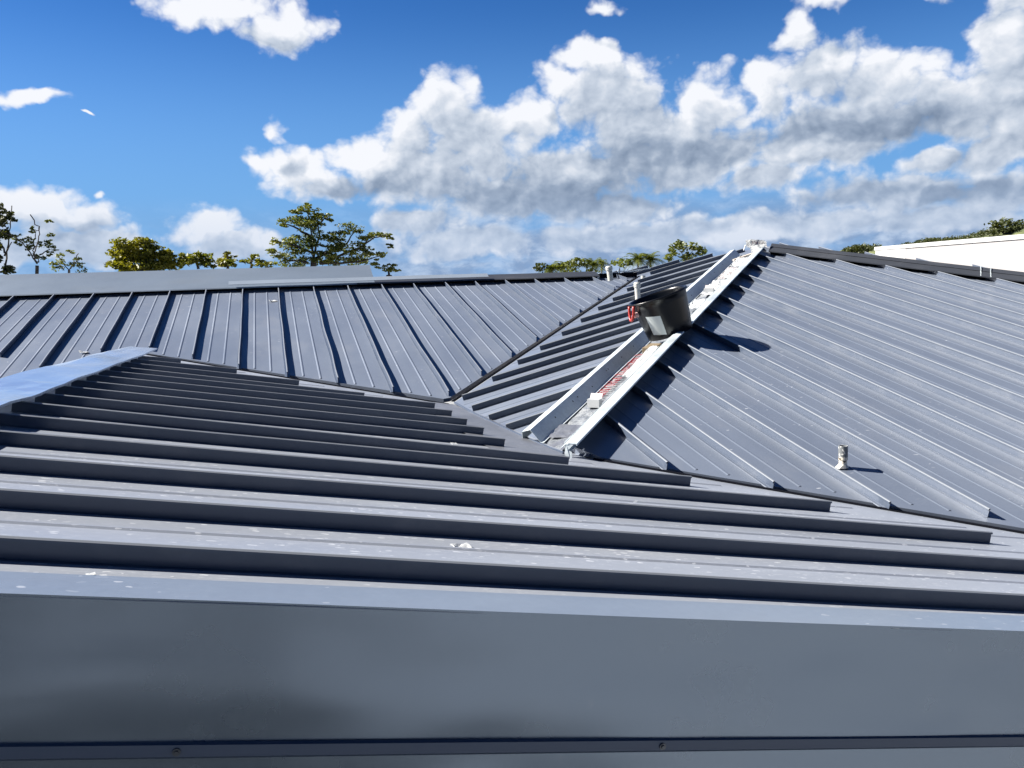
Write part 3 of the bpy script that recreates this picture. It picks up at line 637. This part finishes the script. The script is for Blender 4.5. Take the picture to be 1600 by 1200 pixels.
# bucket
def bucket():
    base = on(1054, 520, 'M', .115) + CF*.16
    e = empty('bucket', base, 'black plastic builder\'s bucket with blank white label, leaning on the open hip', 'bucket')
    lean = Matrix.Rotation(math.radians(-17), 4, Vector((CF.x, CF.y, 0)).normalized()) @ Matrix.Rotation(math.radians(2.5), 4, Vector((CR.x, CR.y, 0)).normalized())
    H, r0, r1 = .325, .178, .226; k = 48
    def ring(r_, z_, sq=1.0): return [Vector((r_*math.cos(2*math.pi*j/k), r_*math.sin(2*math.pi*j/k)*.92, z_)) for j in range(k)]
    prof = [(r0-.012, 0.0), (r0, .006), (r0+(r1-r0)*.3, H*.3), (r0+(r1-r0)*.8, H*.8), (r1, H-.018), (r1+.010, H-.016), (r1+.014, H-.004), (r1+.008, H+.003), (r1-.004, H), (r1-.008, H-.02), (r0-.006, .02), (.0001, .014)]
    b = MB(); vs = []
    for r_, z_ in prof: vs += ring(r_, z_)
    fs = [(i*k+j, i*k+(j+1) % k, (i+1)*k+(j+1) % k, (i+1)*k+j) for i in range(len(prof)-1) for j in range(k)] + [tuple(range(k-1, -1, -1))]
    def place(v):  # soft sided: the left rim sags out a little
        d = v.copy(); f = v.z/H
        side_ = v.x*CR.x/1 + v.y*CR.y
        d.x -= .010*f*f; 
        return base + lean.to_3x3() @ d
    b.add([place(v) for v in vs], fs); ob = b.build('tub', M_BLK, e, smooth=True)
    # label
    a0 = math.atan2(-(CF.y), -(CF.x)); b = MB(); vs = []; na, nz = 8, 6
    for i in range(na+1):
        for j in range(nz+1):
            an = a0 - math.radians(50) + math.radians(34)*i/na; z_ = .045 + .155*j/nz; r_ = r0+(r1-r0)*z_/H + .002
            z_ -= .02*(i/na-.5)
            vs.append(place(Vector((r_*math.cos(an), r_*math.sin(an)*.92, z_))) )
    w = nz+1; b.add(vs, [(i*w+j, i*w+j+1, (i+1)*w+j+1, (i+1)*w+j) for i in range(na) for j in range(nz)])
    b.build('label_sticker', mat('label_paper', (.50, .54, .53), .4, fn=None), e)
    # red handle on the left, with its grey pink boss
    b = MB(); pts = []
    for i in range(17):
        a_ = math.pi*i/16; an = a0 - math.radians(76) + .20*math.cos(a_); rr_ = r1+.012+.036*math.sin(a_)
        pts.append(place(Vector((rr_*math.cos(an), rr_*math.sin(an)*.92, H-.012-.105*math.sin(a_)))))
    b.tube(pts, .011, 10); b.build('handle', mat('red_plastic', (.28, .016, .010), .4), e, smooth=True)
    an = a0 - math.radians(68); c_ = place(Vector(((r1+.012)*math.cos(an), (r1+.012)*math.sin(an)*.92, H-.085))); nn = (lean.to_3x3() @ Vector((math.cos(an), math.sin(an), 0))).normalized()
    b = MB(); b.tube([c_-nn*.014, c_+nn*.01], [.022, .018], 14); b.build('handle_boss', mat('faded_pink_plastic', (.42, .26, .25), .5), e)
M_BLK = mat('black_plastic', (.003, .0036, .0055), .30, 0, .32, fn=lambda q, b: bump(q, b, q.noise(None, 5, 4), .25, .01))
bucket()
# plastic wrap at the peak
wr = empty('plastic_wrap', on(1180, 386, 'R', .1), 'crumpled white plastic wrap with red print tied over the peak of the roof', 'plastic wrap')
pk = on(1180, 385, 'R', .09)
rgt = Vector((CR.x, CR.y, 0)).normalized(); fwd = Vector((CF.x, CF.y, 0)).normalized(); UP = Vector((0, 0, 1))
crumple('wrap_top', pk + rgt*.02 + UP*.03 + fwd*.02, (rgt - UP*.05), (fwd*.5+UP*.55), (UP-fwd*.6).normalized(), .24, .15, .022, M_WHITE, None, None, 10, 2.2, top=False, parent=wr, fr=.4)
crumple('wrap_tail', pk + rgt*-.02 - UP*.035 - fwd*.12, rgt, (fwd*.55+UP*.4), (UP-fwd*.6).normalized(), .14, .17, .022, M_WHITE, None, None, 8, 4.4, top=False, parent=wr, fr=.4)
crumple('wrap_corner', pk - rgt*.10 + UP*.03 - fwd*.03, (rgt*.7+UP*.7), (fwd*.4-UP*.4+rgt*-.1), (UP-fwd).normalized(), .13, .07, .02, M_WHITE, None, None, 6, 6.1, top=False, parent=wr, fr=.5)
crumple('wrap_loose_end', pk - rgt*.145 - UP*.01 - fwd*.05, (rgt*.3+UP*.9), (fwd), (UP-fwd).normalized(), .075, .03, .01, M_WHITE, None, None, 6, 7.7, top=False, parent=wr)
b = MB(); 
for i in range(9):
    c_ = pk + rgt*(-.045+.017*i) + UP*(.048-.0012*i) - fwd*.035
    e1 = rgt*.006+UP*(.024 if i % 2 else -.024); 
    b.add([c_-e1*.5, c_-e1*.5+rgt*.006, c_+e1*.5+rgt*.006, c_+e1*.5], [(0, 1, 2, 3)])
b.build('red_print', M_RED, wr)
# pipes
def vpipe(name, base, H, r_, M, label, capd=False, tilt=(0, 0), collar=None):
    e = empty(name, base, label, 'vent pipe', 'vent pipes through the roof'); d = Vector((tilt[0], tilt[1], 1)).normalized(); b = MB(); k = 20
    a = Vector((1, 0, 0)); a = (a-d*a.dot(d)).normalized(); c = d.cross(a)
    rings = [(r_, 0), (r_, H), (r_-.004, H), (r_-.004, H*.5)]
    if collar: rings = [(r_*.84, 0), (r_*.86, H*.36), (r_, H*.40), (r_, H), (r_-.005, H), (r_-.005, H*.5)]
    if capd: rings = [(r_, 0), (r_, H*.72), (r_*1.22, H*.73), (r_*1.25, H*.93), (r_*1.0, H), (.0005, H)]
    vs = []; 
    for rr, z_ in rings: vs += [base + d*z_ + (a*math.cos(2*math.pi*j/k)+c*math.sin(2*math.pi*j/k))*rr for j in range(k)]
    b.add(vs, [(i*k+j, i*k+(j+1) % k, (i+1)*k+(j+1) % k, (i+1)*k+j) for i in range(len(rings)-1) for j in range(k)])
    b.build('pipe', M, e, smooth=False, fixn=False); return e
def pvc(q, b):
    g = q.new('ShaderNodeNewGeometry').outputs['Position']
    q.l.new(q.mix(q.rng(q.noise(g, 25, 4), .5, .65, 0, .5), (.50, .49, .455, 1), (.26, .33, .28, 1)), b.inputs['Base Color'])
M_PVC = mat('white_pvc', (.66, .65, .6), .45, fn=pvc)
def oldp(q, b):
    g = q.new('ShaderNodeNewGeometry').outputs['Position']; s = q.new('ShaderNodeSeparateXYZ'); q.l.new(g, s.inputs[0])
    zz = q.math('ADD', s.outputs[2], q.math('MULTIPLY', q.noise(g, 45, 4), .06))
    f = q.rng(zz, ZO+1.29+.03, ZO+1.30+.03, 0, 1)
    a = q.mix(q.rng(q.noise(g, 60, 4), .52, .58, 0, 1), (.62, .58, .50, 1), (.10, .08, .06, 1))
    c = q.mix(q.rng(q.noise(g, 50, 3), .55, .62, 0, 1), (.13, .14, .15, 1), (.55, .55, .53, 1))
    q.l.new(q.mix(f, a, c), b.inputs['Base Color'])
M_OLDP = mat('weathered_pipe', (.3, .3, .3), .6, fn=oldp)
p0 = on(1317, 731, 'R'); vp = vpipe('vent_pipe', Vector((p0.x, p0.y, zf('R')(p0.x, p0.y)-.004)), .122, .0235, M_OLDP, 'short grey pipe stub with peeling white base on the right slope', collar=True)
b = MB(); k = 16
b.add([Vector((p0.x+math.cos(2*math.pi*j/k)*.028*(1+.25*random.random()) - (.012 if 5 < j < 11 else 0), p0.y+math.sin(2*math.pi*j/k)*.028, zf('R')(p0.x, p0.y)+.002)) for j in range(k)] + [Vector((p0.x+math.cos(2*math.pi*j/k)*.02, p0.y+math.sin(2*math.pi*j/k)*.02, zf('R')(p0.x, p0.y)+.022)) for j in range(k)], [(j, (j+1) % k, k+(j+1) % k, k+j) for j in range(k)])
b.build('sealant', M_PVC, vp)
q_ = on(997, 468, 'M'); vpipe('vent_pipe', Vector((q_.x, q_.y, q_.z-.01)), .200, .031, M_PVC, 'taller white pipe with cap rising behind the black bucket', True, (-.05, 0))
q_ = at(954, 430, 10.75); q_.z = zb-.04; vpipe('vent_pipe', q_, .185, .036, M_PVC, 'capped white pipe at the back ridge in front of the palms', True, (-.12, 0))
q_ = on(1005, 441, 'B'); vpipe('vent_pipe', q_, .085, .030, M_PVC, 'lowest white pipe stub under the loose metal strip', False)
# loose metal strip on the back ridge
b = MB(); a = at(965, 423.5, 10.3); c = at(984, 424.5, 10.3); d = at(1016, 419.5, 10.3)
b.sweep([a, c, c.lerp(d, .5)+Vector((0, 0, .004)), d], [(-.03, -.004), (.03, -.004), (.03, .006), (-.03, .006)])
tag(b.build('metal_strip', M_GALV), 'loose bright metal strip lying across the far end of the back ridge', 'metal strip')
# white scraps
for i, (px, py, k, s_, lb) in enumerate(((427, 470, 'B', .06, 'white scrap high on the back slope'), (131, 551, 'B', .055, 'white scrap on the back slope beside the blue ridge cap'), (722, 853, 'F', .035, 'white straw like scrap on a front pan'), (710, 693, 'F', .022, 'tiny white scrap on a front seam'), (142, 897, 'F', .012, 'tiny pale crumb near the front edge'))):
    c = on(px, py, k, .006 if i != 3 else .048)
    crumple('scrap', c, Vector((1, .3, -.1)), Vector((-.3, 1, .1)), Vector((0, 0, 1)), s_*1.3, s_, s_*.35, M_WHITE, lb, 'scrap', 6, i*2.7, 'white scraps lying on the pans')

# ---------------------------------------------------------------- ground, hills
def yard(q, b):
    g = q.new('ShaderNodeNewGeometry').outputs['Position']; px_ = q.new('ShaderNodeSeparateXYZ'); q.l.new(g, px_.inputs[0]); n = q.math('ADD', q.noise(g, .13, 2, .4, .4), q.rng(px_.outputs[0], -2, 4, .10, -.12)); n2 = q.noise(g, 6, 4)  # unseen pale and dark patches, made up for the reflection in the fascia
    col = q.mix(q.rng(n, .43, .57, 0, 1), (.26, .27, .28, 1), (.010, .014, .016, 1)); col = q.mix(q.rng(n2, .3, .7, 0, .2), col, (.07, .07, .06, 1))
    q.l.new(col, b.inputs['Base Color']); bump(q, b, n2, .5, .1)
b = MB(); b.add([(-3000, -3000, 0), (3000, -3000, 0), (3000, 3000, 0), (-3000, 3000, 0)], [(0, 1, 2, 3)])
tag(b.build('ground', mat('yard_reflection_patches', (.2, .18, .12), .9, fn=yard)), 'flat earth around the building, its patches made up for the fascia reflection', None, kind='structure')
def leafm(name, c1, c2, tr=.35, sc=.9):
    m_ = bpy.data.materials.new(name); m_.use_nodes = True; q = NT(m_.node_tree); b = q.n['Principled BSDF']
    g = q.new('ShaderNodeNewGeometry').outputs['Position']
    col = q.mix(q.rng(q.noise(g, sc, 5, .7), .32, .68, 0, 1), (*c1, 1), (*c2, 1)); q.l.new(col, b.inputs['Base Color']); b.inputs['Roughness'].default_value = .5
    tl = q.new('ShaderNodeBsdfTranslucent'); q.l.new(q.mix(1, col, (1.3, 1.25, .5, 1), 'MULTIPLY'), tl.inputs[0])
    mx = q.new('ShaderNodeMixShader'); mx.inputs[0].default_value = tr; q.l.new(b.outputs[0], mx.inputs[1]); q.l.new(tl.outputs[0], mx.inputs[2])
    q.l.new(mx.outputs[0], q.n['Material Output'].inputs[0]); return m_
L_YEL = leafm('yellow_green_leaves', (.10, .12, .012), (.21, .20, .02), .4)
L_MID = leafm('mid_green_leaves', (.06, .085, .014), (.17, .185, .025), .35)
L_DRK = leafm('dark_olive_leaves', (.03, .045, .014), (.085, .095, .024), .25)
L_PAL = leafm('pale_leaves', (.065, .085, .022), (.15, .17, .05), .4)
L_PALM = leafm('palm_leaves', (.05, .08, .012), (.17, .19, .03), .35)
M_BARK = mat('bark', (.12, .10, .08), .9); M_BARKD = mat('dark_bark', (.06, .05, .042), .9)
def leaves(b, c, R_, n, s_):
    for _ in range(n):
        while True:
            v = Vector((random.uniform(-1, 1), random.uniform(-1, 1), random.uniform(-1, 1)))
            if v.length < 1: break
        p_ = c + Vector((v.x*R_[0], v.y*R_[1], v.z*R_[2]))
        a = Vector((random.gauss(0, 1), random.gauss(0, 1), random.gauss(0, .6))).normalized(); d = a.cross(Vector((random.gauss(0, 1), random.gauss(0, 1), random.gauss(0, 1)))).normalized()
        q1 = s_*random.uniform(.7, 1.3); q2 = q1*.5
        b.add([p_-a*q1, p_-d*q2, p_+a*q1, p_+d*q2], [(0, 1, 2, 3)])
def tree(name, label, d, root, limbs, clumps, ml, mb_, s_, dens, group='trees beyond the roof ridge', r0=.14, flat=.5):
    """root px; limbs = list of pixel polylines; clumps = (px, py, r_px, ry_px)"""
    base = at(root[0], 500, d); base.z = 0; e = empty(name, base, label, 'tree', group)
    k = d/FPX; top = at(root[0], root[1], d)
    b = MB(); n_ = 9
    b.tube([base.lerp(top, i/n_) + Vector((.06*math.sin(i*1.3), .06*math.cos(i*1.9), 0))*(1 if 0 < i < n_ else 0) for i in range(n_+1)], [r0*(1.15-.55*i/n_) for i in range(n_+1)], 8)
    for li, l in enumerate(limbs):
        yo = random.uniform(-.25, .25); pts = [at(x, y, d) + CF*yo*(i*.8) for i, (x, y) in enumerate(l)]
        fine = []
        for i in range(len(pts)-1):
            for j in range(4): fine.append(pts[i].lerp(pts[i+1], j/4) + Vector((random.gauss(0, 1), random.gauss(0, 1), random.gauss(0, 1)))*.012*(i+j > 0))
        fine.append(pts[-1]); m_ = len(fine)
        b.tube(fine, [max(.010, r0*.28*(1-.85*i/m_)) for i in range(m_)], 6)
    b.build('trunk', mb_, e)
    b = MB()
    for (x, y, rx, ry) in clumps:
        dep = random.uniform(-1, 1)*rx*k*.9
        c = at(x, y, d) + CF*dep
        nsub = max(5, int(rx*ry/6.5))
        for _ in range(nsub):
            v = Vector((random.uniform(-1, 1), random.uniform(-1, 1), random.uniform(-1, 1)))
            if v.length > 1: v.normalize()
            cc = c + CR*v.x*rx*k + Vector((0, 0, v.z*ry*k)) + CF*v.y*rx*k
            rr = random.uniform(.30, .62)*min(rx, 14)*k
            leaves(b, cc, (rr*1.5, rr*1.5, rr*flat), max(4, int(dens*random.uniform(.6, 1.4))), s_)
    b.build('crown', ml, e, fixn=False)
    return e
random.seed(11)
tree('spreading_tree', 'tall layered green tree with pointed top and drooping right limb above the back ridge', 24, (490, 405),
     [[(490, 405), (487, 370), (480, 320)], [(490, 400), (500, 370), (498, 345)], [(488, 395), (460, 385), (430, 378)], [(490, 405), (540, 380), (555, 358)], [(500, 410), (560, 390), (585, 372), (608, 370)], [(486, 370), (460, 355), (445, 352)], [(488, 360), (505, 345), (516, 338)], [(480, 410), (450, 405), (425, 398)], [(500, 412), (560, 410), (595, 400)]],
     [(481, 322, 7, 6), (470, 330, 12, 5), (488, 330, 9, 5), (462, 332, 9, 3), (455, 348, 14, 4), (470, 346, 12, 8), (490, 340, 12, 6), (510, 338, 10, 4), (517, 342, 4, 4), (484, 356, 16, 8), (498, 352, 10, 5), (446, 352, 7, 3), (463, 372, 10, 5), (475, 372, 14, 6), (440, 376, 15, 4), (428, 374, 6, 4), (452, 384, 12, 6), (432, 394, 10, 5), (445, 398, 16, 5), (470, 390, 16, 7), (490, 382, 12, 6), (510, 370, 16, 6), (520, 380, 16, 9), (530, 366, 14, 4), (545, 356, 14, 5), (558, 362, 8, 3), (540, 392, 18, 8), (510, 398, 16, 8), (482, 406, 20, 6), (560, 386, 12, 7), (570, 374, 11, 5), (585, 368, 12, 5), (600, 366, 9, 4), (610, 372, 5, 6), (608, 384, 4, 4), (560, 402, 16, 8), (576, 394, 10, 5), (590, 396, 10, 3), (585, 410, 8, 5), (530, 408, 20, 6), (450, 410, 18, 5), (595, 416, 8, 3)],
     L_MID, M_BARKD, .040, 26)
tree('bushy_tree', 'rounded yellow green tree behind the left end of the back ridge', 22, (225, 425),
     [[(225, 420), (205, 395)], [(225, 420), (240, 390)]],
     [(190, 392, 18, 9), (205, 384, 18, 7), (228, 382, 16, 7), (238, 392, 14, 8), (185, 408, 16, 9), (210, 400, 20, 9), (235, 405, 18, 10), (200, 418, 22, 8), (230, 420, 24, 8), (258, 402, 12, 6), (268, 396, 11, 4), (280, 400, 8, 4), (262, 414, 14, 7)],
     L_YEL, M_BARKD, .048, 32, flat=.6)
tree('bushy_tree', 'low green crown with two soft humps just right of the rounded yellow green tree', 22.5, (310, 425), [[(310, 420), (306, 400)]],
     [(300, 406, 16, 5), (312, 398, 12, 4), (318, 408, 12, 6), (290, 412, 12, 6), (326, 414, 8, 4)], L_YEL, M_BARKD, .060, 16, flat=.55)
tree('bushy_tree', 'small green crown midway between the yellow green tree and the tall layered tree', 22, (356, 425), [[(356, 420), (358, 398)]],
     [(357, 398, 8, 4), (350, 408, 12, 5), (362, 410, 9, 5), (344, 415, 8, 3)], L_YEL, M_BARKD, .058, 15, flat=.55)
tree('bushy_tree', 'small thin crown close to the left side of the tall layered tree', 22, (392, 425), [[(392, 420), (394, 400)]],
     [(394, 401, 7, 4), (386, 407, 9, 4), (400, 409, 9, 4), (418, 412, 12, 3), (408, 414, 12, 3)], L_YEL, M_BARKD, .055, 14, flat=.5)
tree('bushy_tree', 'tiny crown tip showing over the ridge right of the tall layered tree', 24, (608, 430), [[(608, 430), (606, 416)]],
     [(604, 421, 8, 2.5), (616, 421, 8, 2), (612, 414, 6, 2)], L_YEL, M_BARKD, .05, 12, flat=.4)
tree('thin_tree', 'dark leaved tree cut by the left edge of the photo', 17, (4, 430), [[(6, 428), (7, 380), (4, 340), (0, 315)], [(7, 400), (18, 378)], [(7, 412), (16, 420)], [(7, 395), (-6, 370)]],
     [(0, 322, 8, 7), (5, 333, 10, 6), (14, 338, 8, 4), (20, 343, 5, 3), (2, 346, 8, 6), (4, 362, 7, 4), (0, 385, 5, 5), (10, 366, 8, 3), (14, 372, 6, 3), (2, 405, 6, 7), (14, 418, 8, 4), (20, 424, 4, 4), (8, 424, 6, 4), (-10, 350, 12, 20), (-14, 390, 12, 16)],
     L_DRK, M_BARKD, .040, 13, r0=.07, flat=.7)
tree('thin_tree', 'sparse forked sapling with bare dark branches between the edge tree and the pale shrub', 17, (58, 415), [[(58, 412), (52, 392), (44, 376), (28, 368)], [(58, 412), (60, 400), (76, 380), (82, 362), (78, 346)], [(58, 410), (68, 408), (67, 395)], [(52, 390), (50, 370), (52, 352)], [(62, 398), (80, 390)]],
     [(30, 372, 7, 4), (38, 378, 8, 5), (44, 388, 7, 5), (28, 380, 5, 4), (50, 376, 7, 4), (52, 360, 4, 5), (60, 382, 7, 4), (72, 378, 7, 4), (80, 368, 4, 5), (78, 347, 4, 2), (82, 388, 5, 4), (76, 396, 5, 3), (48, 400, 6, 3), (64, 402, 5, 3)],
     L_MID, M_BARKD, .034, 9, r0=.055, flat=.6)
tree('thin_tree', 'pale airy shrub with several thin stems left of the yellow green tree', 17.5, (108, 422), [[(108, 422), (110, 405), (112, 393)], [(108, 422), (96, 402)], [(110, 420), (124, 405)], [(100, 422), (86, 412)]],
     [(112, 393, 6, 4), (97, 398, 6, 4), (90, 408, 8, 5), (100, 414, 8, 5), (84, 416, 6, 4), (122, 406, 6, 4), (126, 414, 6, 4), (114, 412, 6, 3), (126, 422, 7, 3), (94, 421, 8, 3)],
     L_PAL, M_BARK, .030, 10, r0=.04, flat=.7)
# right of centre, beyond the ridge
tree('round_tree', 'round crowned open tree left of the peak of the roof', 60, (1072, 408), [[(1072, 406), (1062, 390)], [(1072, 406), (1085, 388)], [(1070, 405), (1052, 398)]],
     [(1070, 381, 12, 4), (1058, 384, 9, 5), (1086, 384, 9, 5), (1098, 391, 7, 4), (1050, 391, 7, 4), (1075, 388, 12, 5), (1092, 396, 9, 4), (1060, 397, 11, 4), (1080, 398, 10, 4), (1044, 399, 6, 3), (1070, 406, 14, 4), (1042, 405, 6, 2)],
     L_MID, M_BARKD, .13, 13, flat=.7)
tree('bushy_tree', 'low dark bush at the left end of the palms behind the grey ridge flashing', 105, (848, 425), [[(848, 425), (846, 418)]], [(845, 417, 9, 5), (858, 419, 8, 4), (840, 421, 6, 3)], L_DRK, M_BARKD, .24, 12, flat=.8)
tree('bushy_tree', 'leafy mound between the left palms behind the grey ridge flashing', 105, (900, 425), [[(900, 425), (900, 412)]], [(892, 411, 9, 5), (905, 409, 9, 6), (897, 418, 14, 5), (915, 414, 9, 5), (878, 418, 10, 4), (925, 420, 14, 4), (865, 421, 10, 4)], L_MID, M_BARKD, .24, 12, flat=.8)
tree('bushy_tree', 'pale green crown right of the white ridge pipe', 105, (968, 420), [[(968, 420), (970, 408)]], [(962, 410, 8, 4), (976, 407, 8, 3), (970, 413, 12, 3), (984, 410, 4, 3)], L_PALM, M_BARKD, .24, 12, flat=.7)
def palm(px, py, d, L, n, label):
    base = at(px, 500, d); base.z = 0; top = at(px, py, d); e = empty('palm_tree', base, label, 'palm', 'palm trees beyond the back ridge')
    b = MB(); b.tube([base.lerp(top, i/6) for i in range(7)], [.16-.008*i for i in range(7)], 8); b.build('trunk', M_BARK, e)
    b = MB()
    for i in range(n*2):
        an = 2*math.pi*i/n*1.618*2; el = random.uniform(-.35, 1.35); out = Vector((math.cos(an), math.sin(an), 0)); pts = []
        l_ = L*random.uniform(1.1, 1.6)
        for j in range(8):
            s_ = j/7*l_; pts.append(top + out*s_*math.cos(el*.8) + Vector((0, 0, s_*math.sin(el) - .55*s_*s_/l_)))
        b.tube(pts, [.02, .017, .015, .013, .011, .009, .007, .004], 4)
        for j in range(1, 8):
            dd = (pts[j]-pts[j-1]).normalized(); sd = dd.cross(Vector((0, 0, 1))).normalized()
            for f in (0, .33, .66):
                for sg in (-1, 1):
                    p_ = pts[j-1].lerp(pts[j], f); q_ = p_ + sd*sg*l_*.30*(1.1-j/9) + dd*l_*.10 - Vector((0, 0, l_*.09*random.random()))
                    b.add([p_, p_+dd*.07, q_], [(0, 1, 2)])
    b.build('crown', L_PALM, e, fixn=False)
random.seed(5)
palm(862, 421, 105, 1.5, 16, 'leftmost palm behind the grey ridge flashing')
palm(926, 414, 105, 1.5, 18, 'palm just left of the white ridge pipe')
palm(882, 417, 112, 1.3, 16, 'small palm between the leftmost palm and the leafy mound')
palm(997, 406, 105, 1.6, 20, 'full palm right of the pale green crown, left of the twin palm')
palm(1016, 406, 105, 1.5, 18, 'palm right beside the round crowned tree')
palm(940, 411, 118, 1.1, 14, 'far small palm top rising directly behind the white ridge pipe')
# hills
def hillm(q, b):
    g = q.new('ShaderNodeNewGeometry').outputs['Position']
    q.l.new(q.mix(q.rng(q.noise(g, .06, 5, .6), .4, .6, 0, 1), (.045, .065, .03, 1), (.16, .17, .06, 1)), b.inputs['Base Color'])
M_HILL = mat('hillside', (.08, .1, .04), .9, fn=hillm)
def hill(prof, d, label, depth=120):
    b = MB(); n_ = 40; m_ = 10; vs = []
    for i in range(n_+1):
        f = i/n_*(len(prof)-1); k_ = min(int(f), len(prof)-2); f -= k_
        x = prof[k_][0]*(1-f)+prof[k_+1][0]*f; y = prof[k_][1]*(1-f)+prof[k_+1][1]*f
        T = at(x, y, d); 
        for j in range(m_+1):
            s_ = j/m_*2-1; g = T + CF*s_*depth
            vs.append((g.x, g.y, max(-1, T.z*(math.cos(s_*math.pi/2)**1.2) + 1.2*noise.noise(Vector((i*.5, j*.8, 0))))))
    w = m_+1; b.add(vs, [(i*w+j, i*w+j+1, (i+1)*w+j+1, (i+1)*w+j) for i in range(n_) for j in range(m_)])
    return tag(b.build('hill', M_HILL, smooth=True), label, None, kind='structure')
hill([(1340, 430), (1395, 390), (1440, 379), (1475, 377), (1530, 368), (1560, 357), (1600, 352), (1680, 345), (1800, 380)], 420, 'green hill rising behind the white building')
hill([(1290, 430), (1318, 396), (1330, 390), (1350, 387), (1372, 389), (1400, 398), (1440, 430)], 380, 'low dark wooded hill left of the white building')
def wood_stuff(prof, d, n, s_, label, M, hgt):
    b = MB()
    for _ in range(n):
        f = random.random()*(len(prof)-1); k_ = int(f); f -= k_
        x = prof[k_][0]*(1-f)+prof[k_+1][0]*f; y = prof[k_][1]*(1-f)+prof[k_+1][1]*f + random.uniform(0, hgt)
        c = at(x, y, d-random.uniform(0, 25)); r_ = s_*random.uniform(.5, 1.2)
        leaves(b, c, (r_, r_, r_*.9), 26, r_*.33)
    return tag(b.build('distant_wood', M, fixn=False), label, 'wood', kind='stuff')
wood_stuff([(1318, 392), (1330, 387), (1350, 384.5), (1374, 385)], 380, 230, 1.5, 'dark distant wood covering the low hill', L_DRK, 9)
wood_stuff([(1395, 385), (1425, 379), (1450, 374), (1470, 373), (1500, 371), (1530, 363), (1560, 358), (1600, 352)], 420, 330, 1.3, 'scattered trees and scrub along the crest of the green hill', L_DRK, 6)
tree('hilltop_tree', 'broad dark tree crowning the hill at the right edge', 400, (1568, 362), [[(1568, 362), (1560, 352)]],
     [(1560, 352, 11, 5), (1580, 347, 12, 5), (1594, 351, 10, 6), (1570, 358, 16, 5), (1545, 361, 10, 4), (1590, 360, 12, 5)], L_DRK, M_BARKD, 1.0, 12, group='trees on the hill', r0=.5, flat=.9)
# ---------------------------------------------------------------- white neighbouring building
R2 = Vector((CR.x, CR.y, 0)).normalized(); F2 = Vector((CF.x, CF.y, 0)).normalized()
nb = empty('white_building', Vector((CP.x, CP.y, 0)) + R2*14 + F2*24, 'flat roofed white building beyond the hip at the right edge', 'building')
def flatp(r_, f_, z_): q_ = Vector((CP.x, CP.y, 0)) + R2*r_ + F2*f_; return (q_.x, q_.y, z_)
H0 = at(1375, 387, 31).z
def bx(r0_, r1_, f0, f1, z0, z1, za=None):
    b = MB(); z1b = z1 if za is None else za
    b.add([flatp(r0_, f0, z0), flatp(r1_, f0, z0), flatp(r1_, f1, z0), flatp(r0_, f1, z0), flatp(r0_, f0, z1), flatp(r1_, f0, z1), flatp(r1_, f1, z1b), flatp(r0_, f1, z1b)], [(0,3,2,1),(4,5,6,7),(0,1,5,4),(1,2,6,5),(2,3,7,6),(3,0,4,7)]); return b
def rf(px, py, r_):   # depth along F2 where the pixel ray reaches lateral r_
    d = ray(px, py); t_ = r_/(d.x*R2.x+d.y*R2.y); q_ = CP + d*t_; return t_*(d.x*F2.x+d.y*F2.y), q_.z
RW = 13.2
fa, za_ = rf(1373, 387, RW); fb, zb_ = rf(1420, 382.5, RW); fc, zc_ = rf(1600, 364.5, RW)
zt = (za_+zc_)/2
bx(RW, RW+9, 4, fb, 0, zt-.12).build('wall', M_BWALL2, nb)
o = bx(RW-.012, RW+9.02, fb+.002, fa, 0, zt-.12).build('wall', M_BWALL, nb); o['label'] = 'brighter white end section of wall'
bx(RW-.04, RW+9.04, 3.9, fa+.04, zt-.12, zt).build('parapet_coping', M_BWALL, nb)
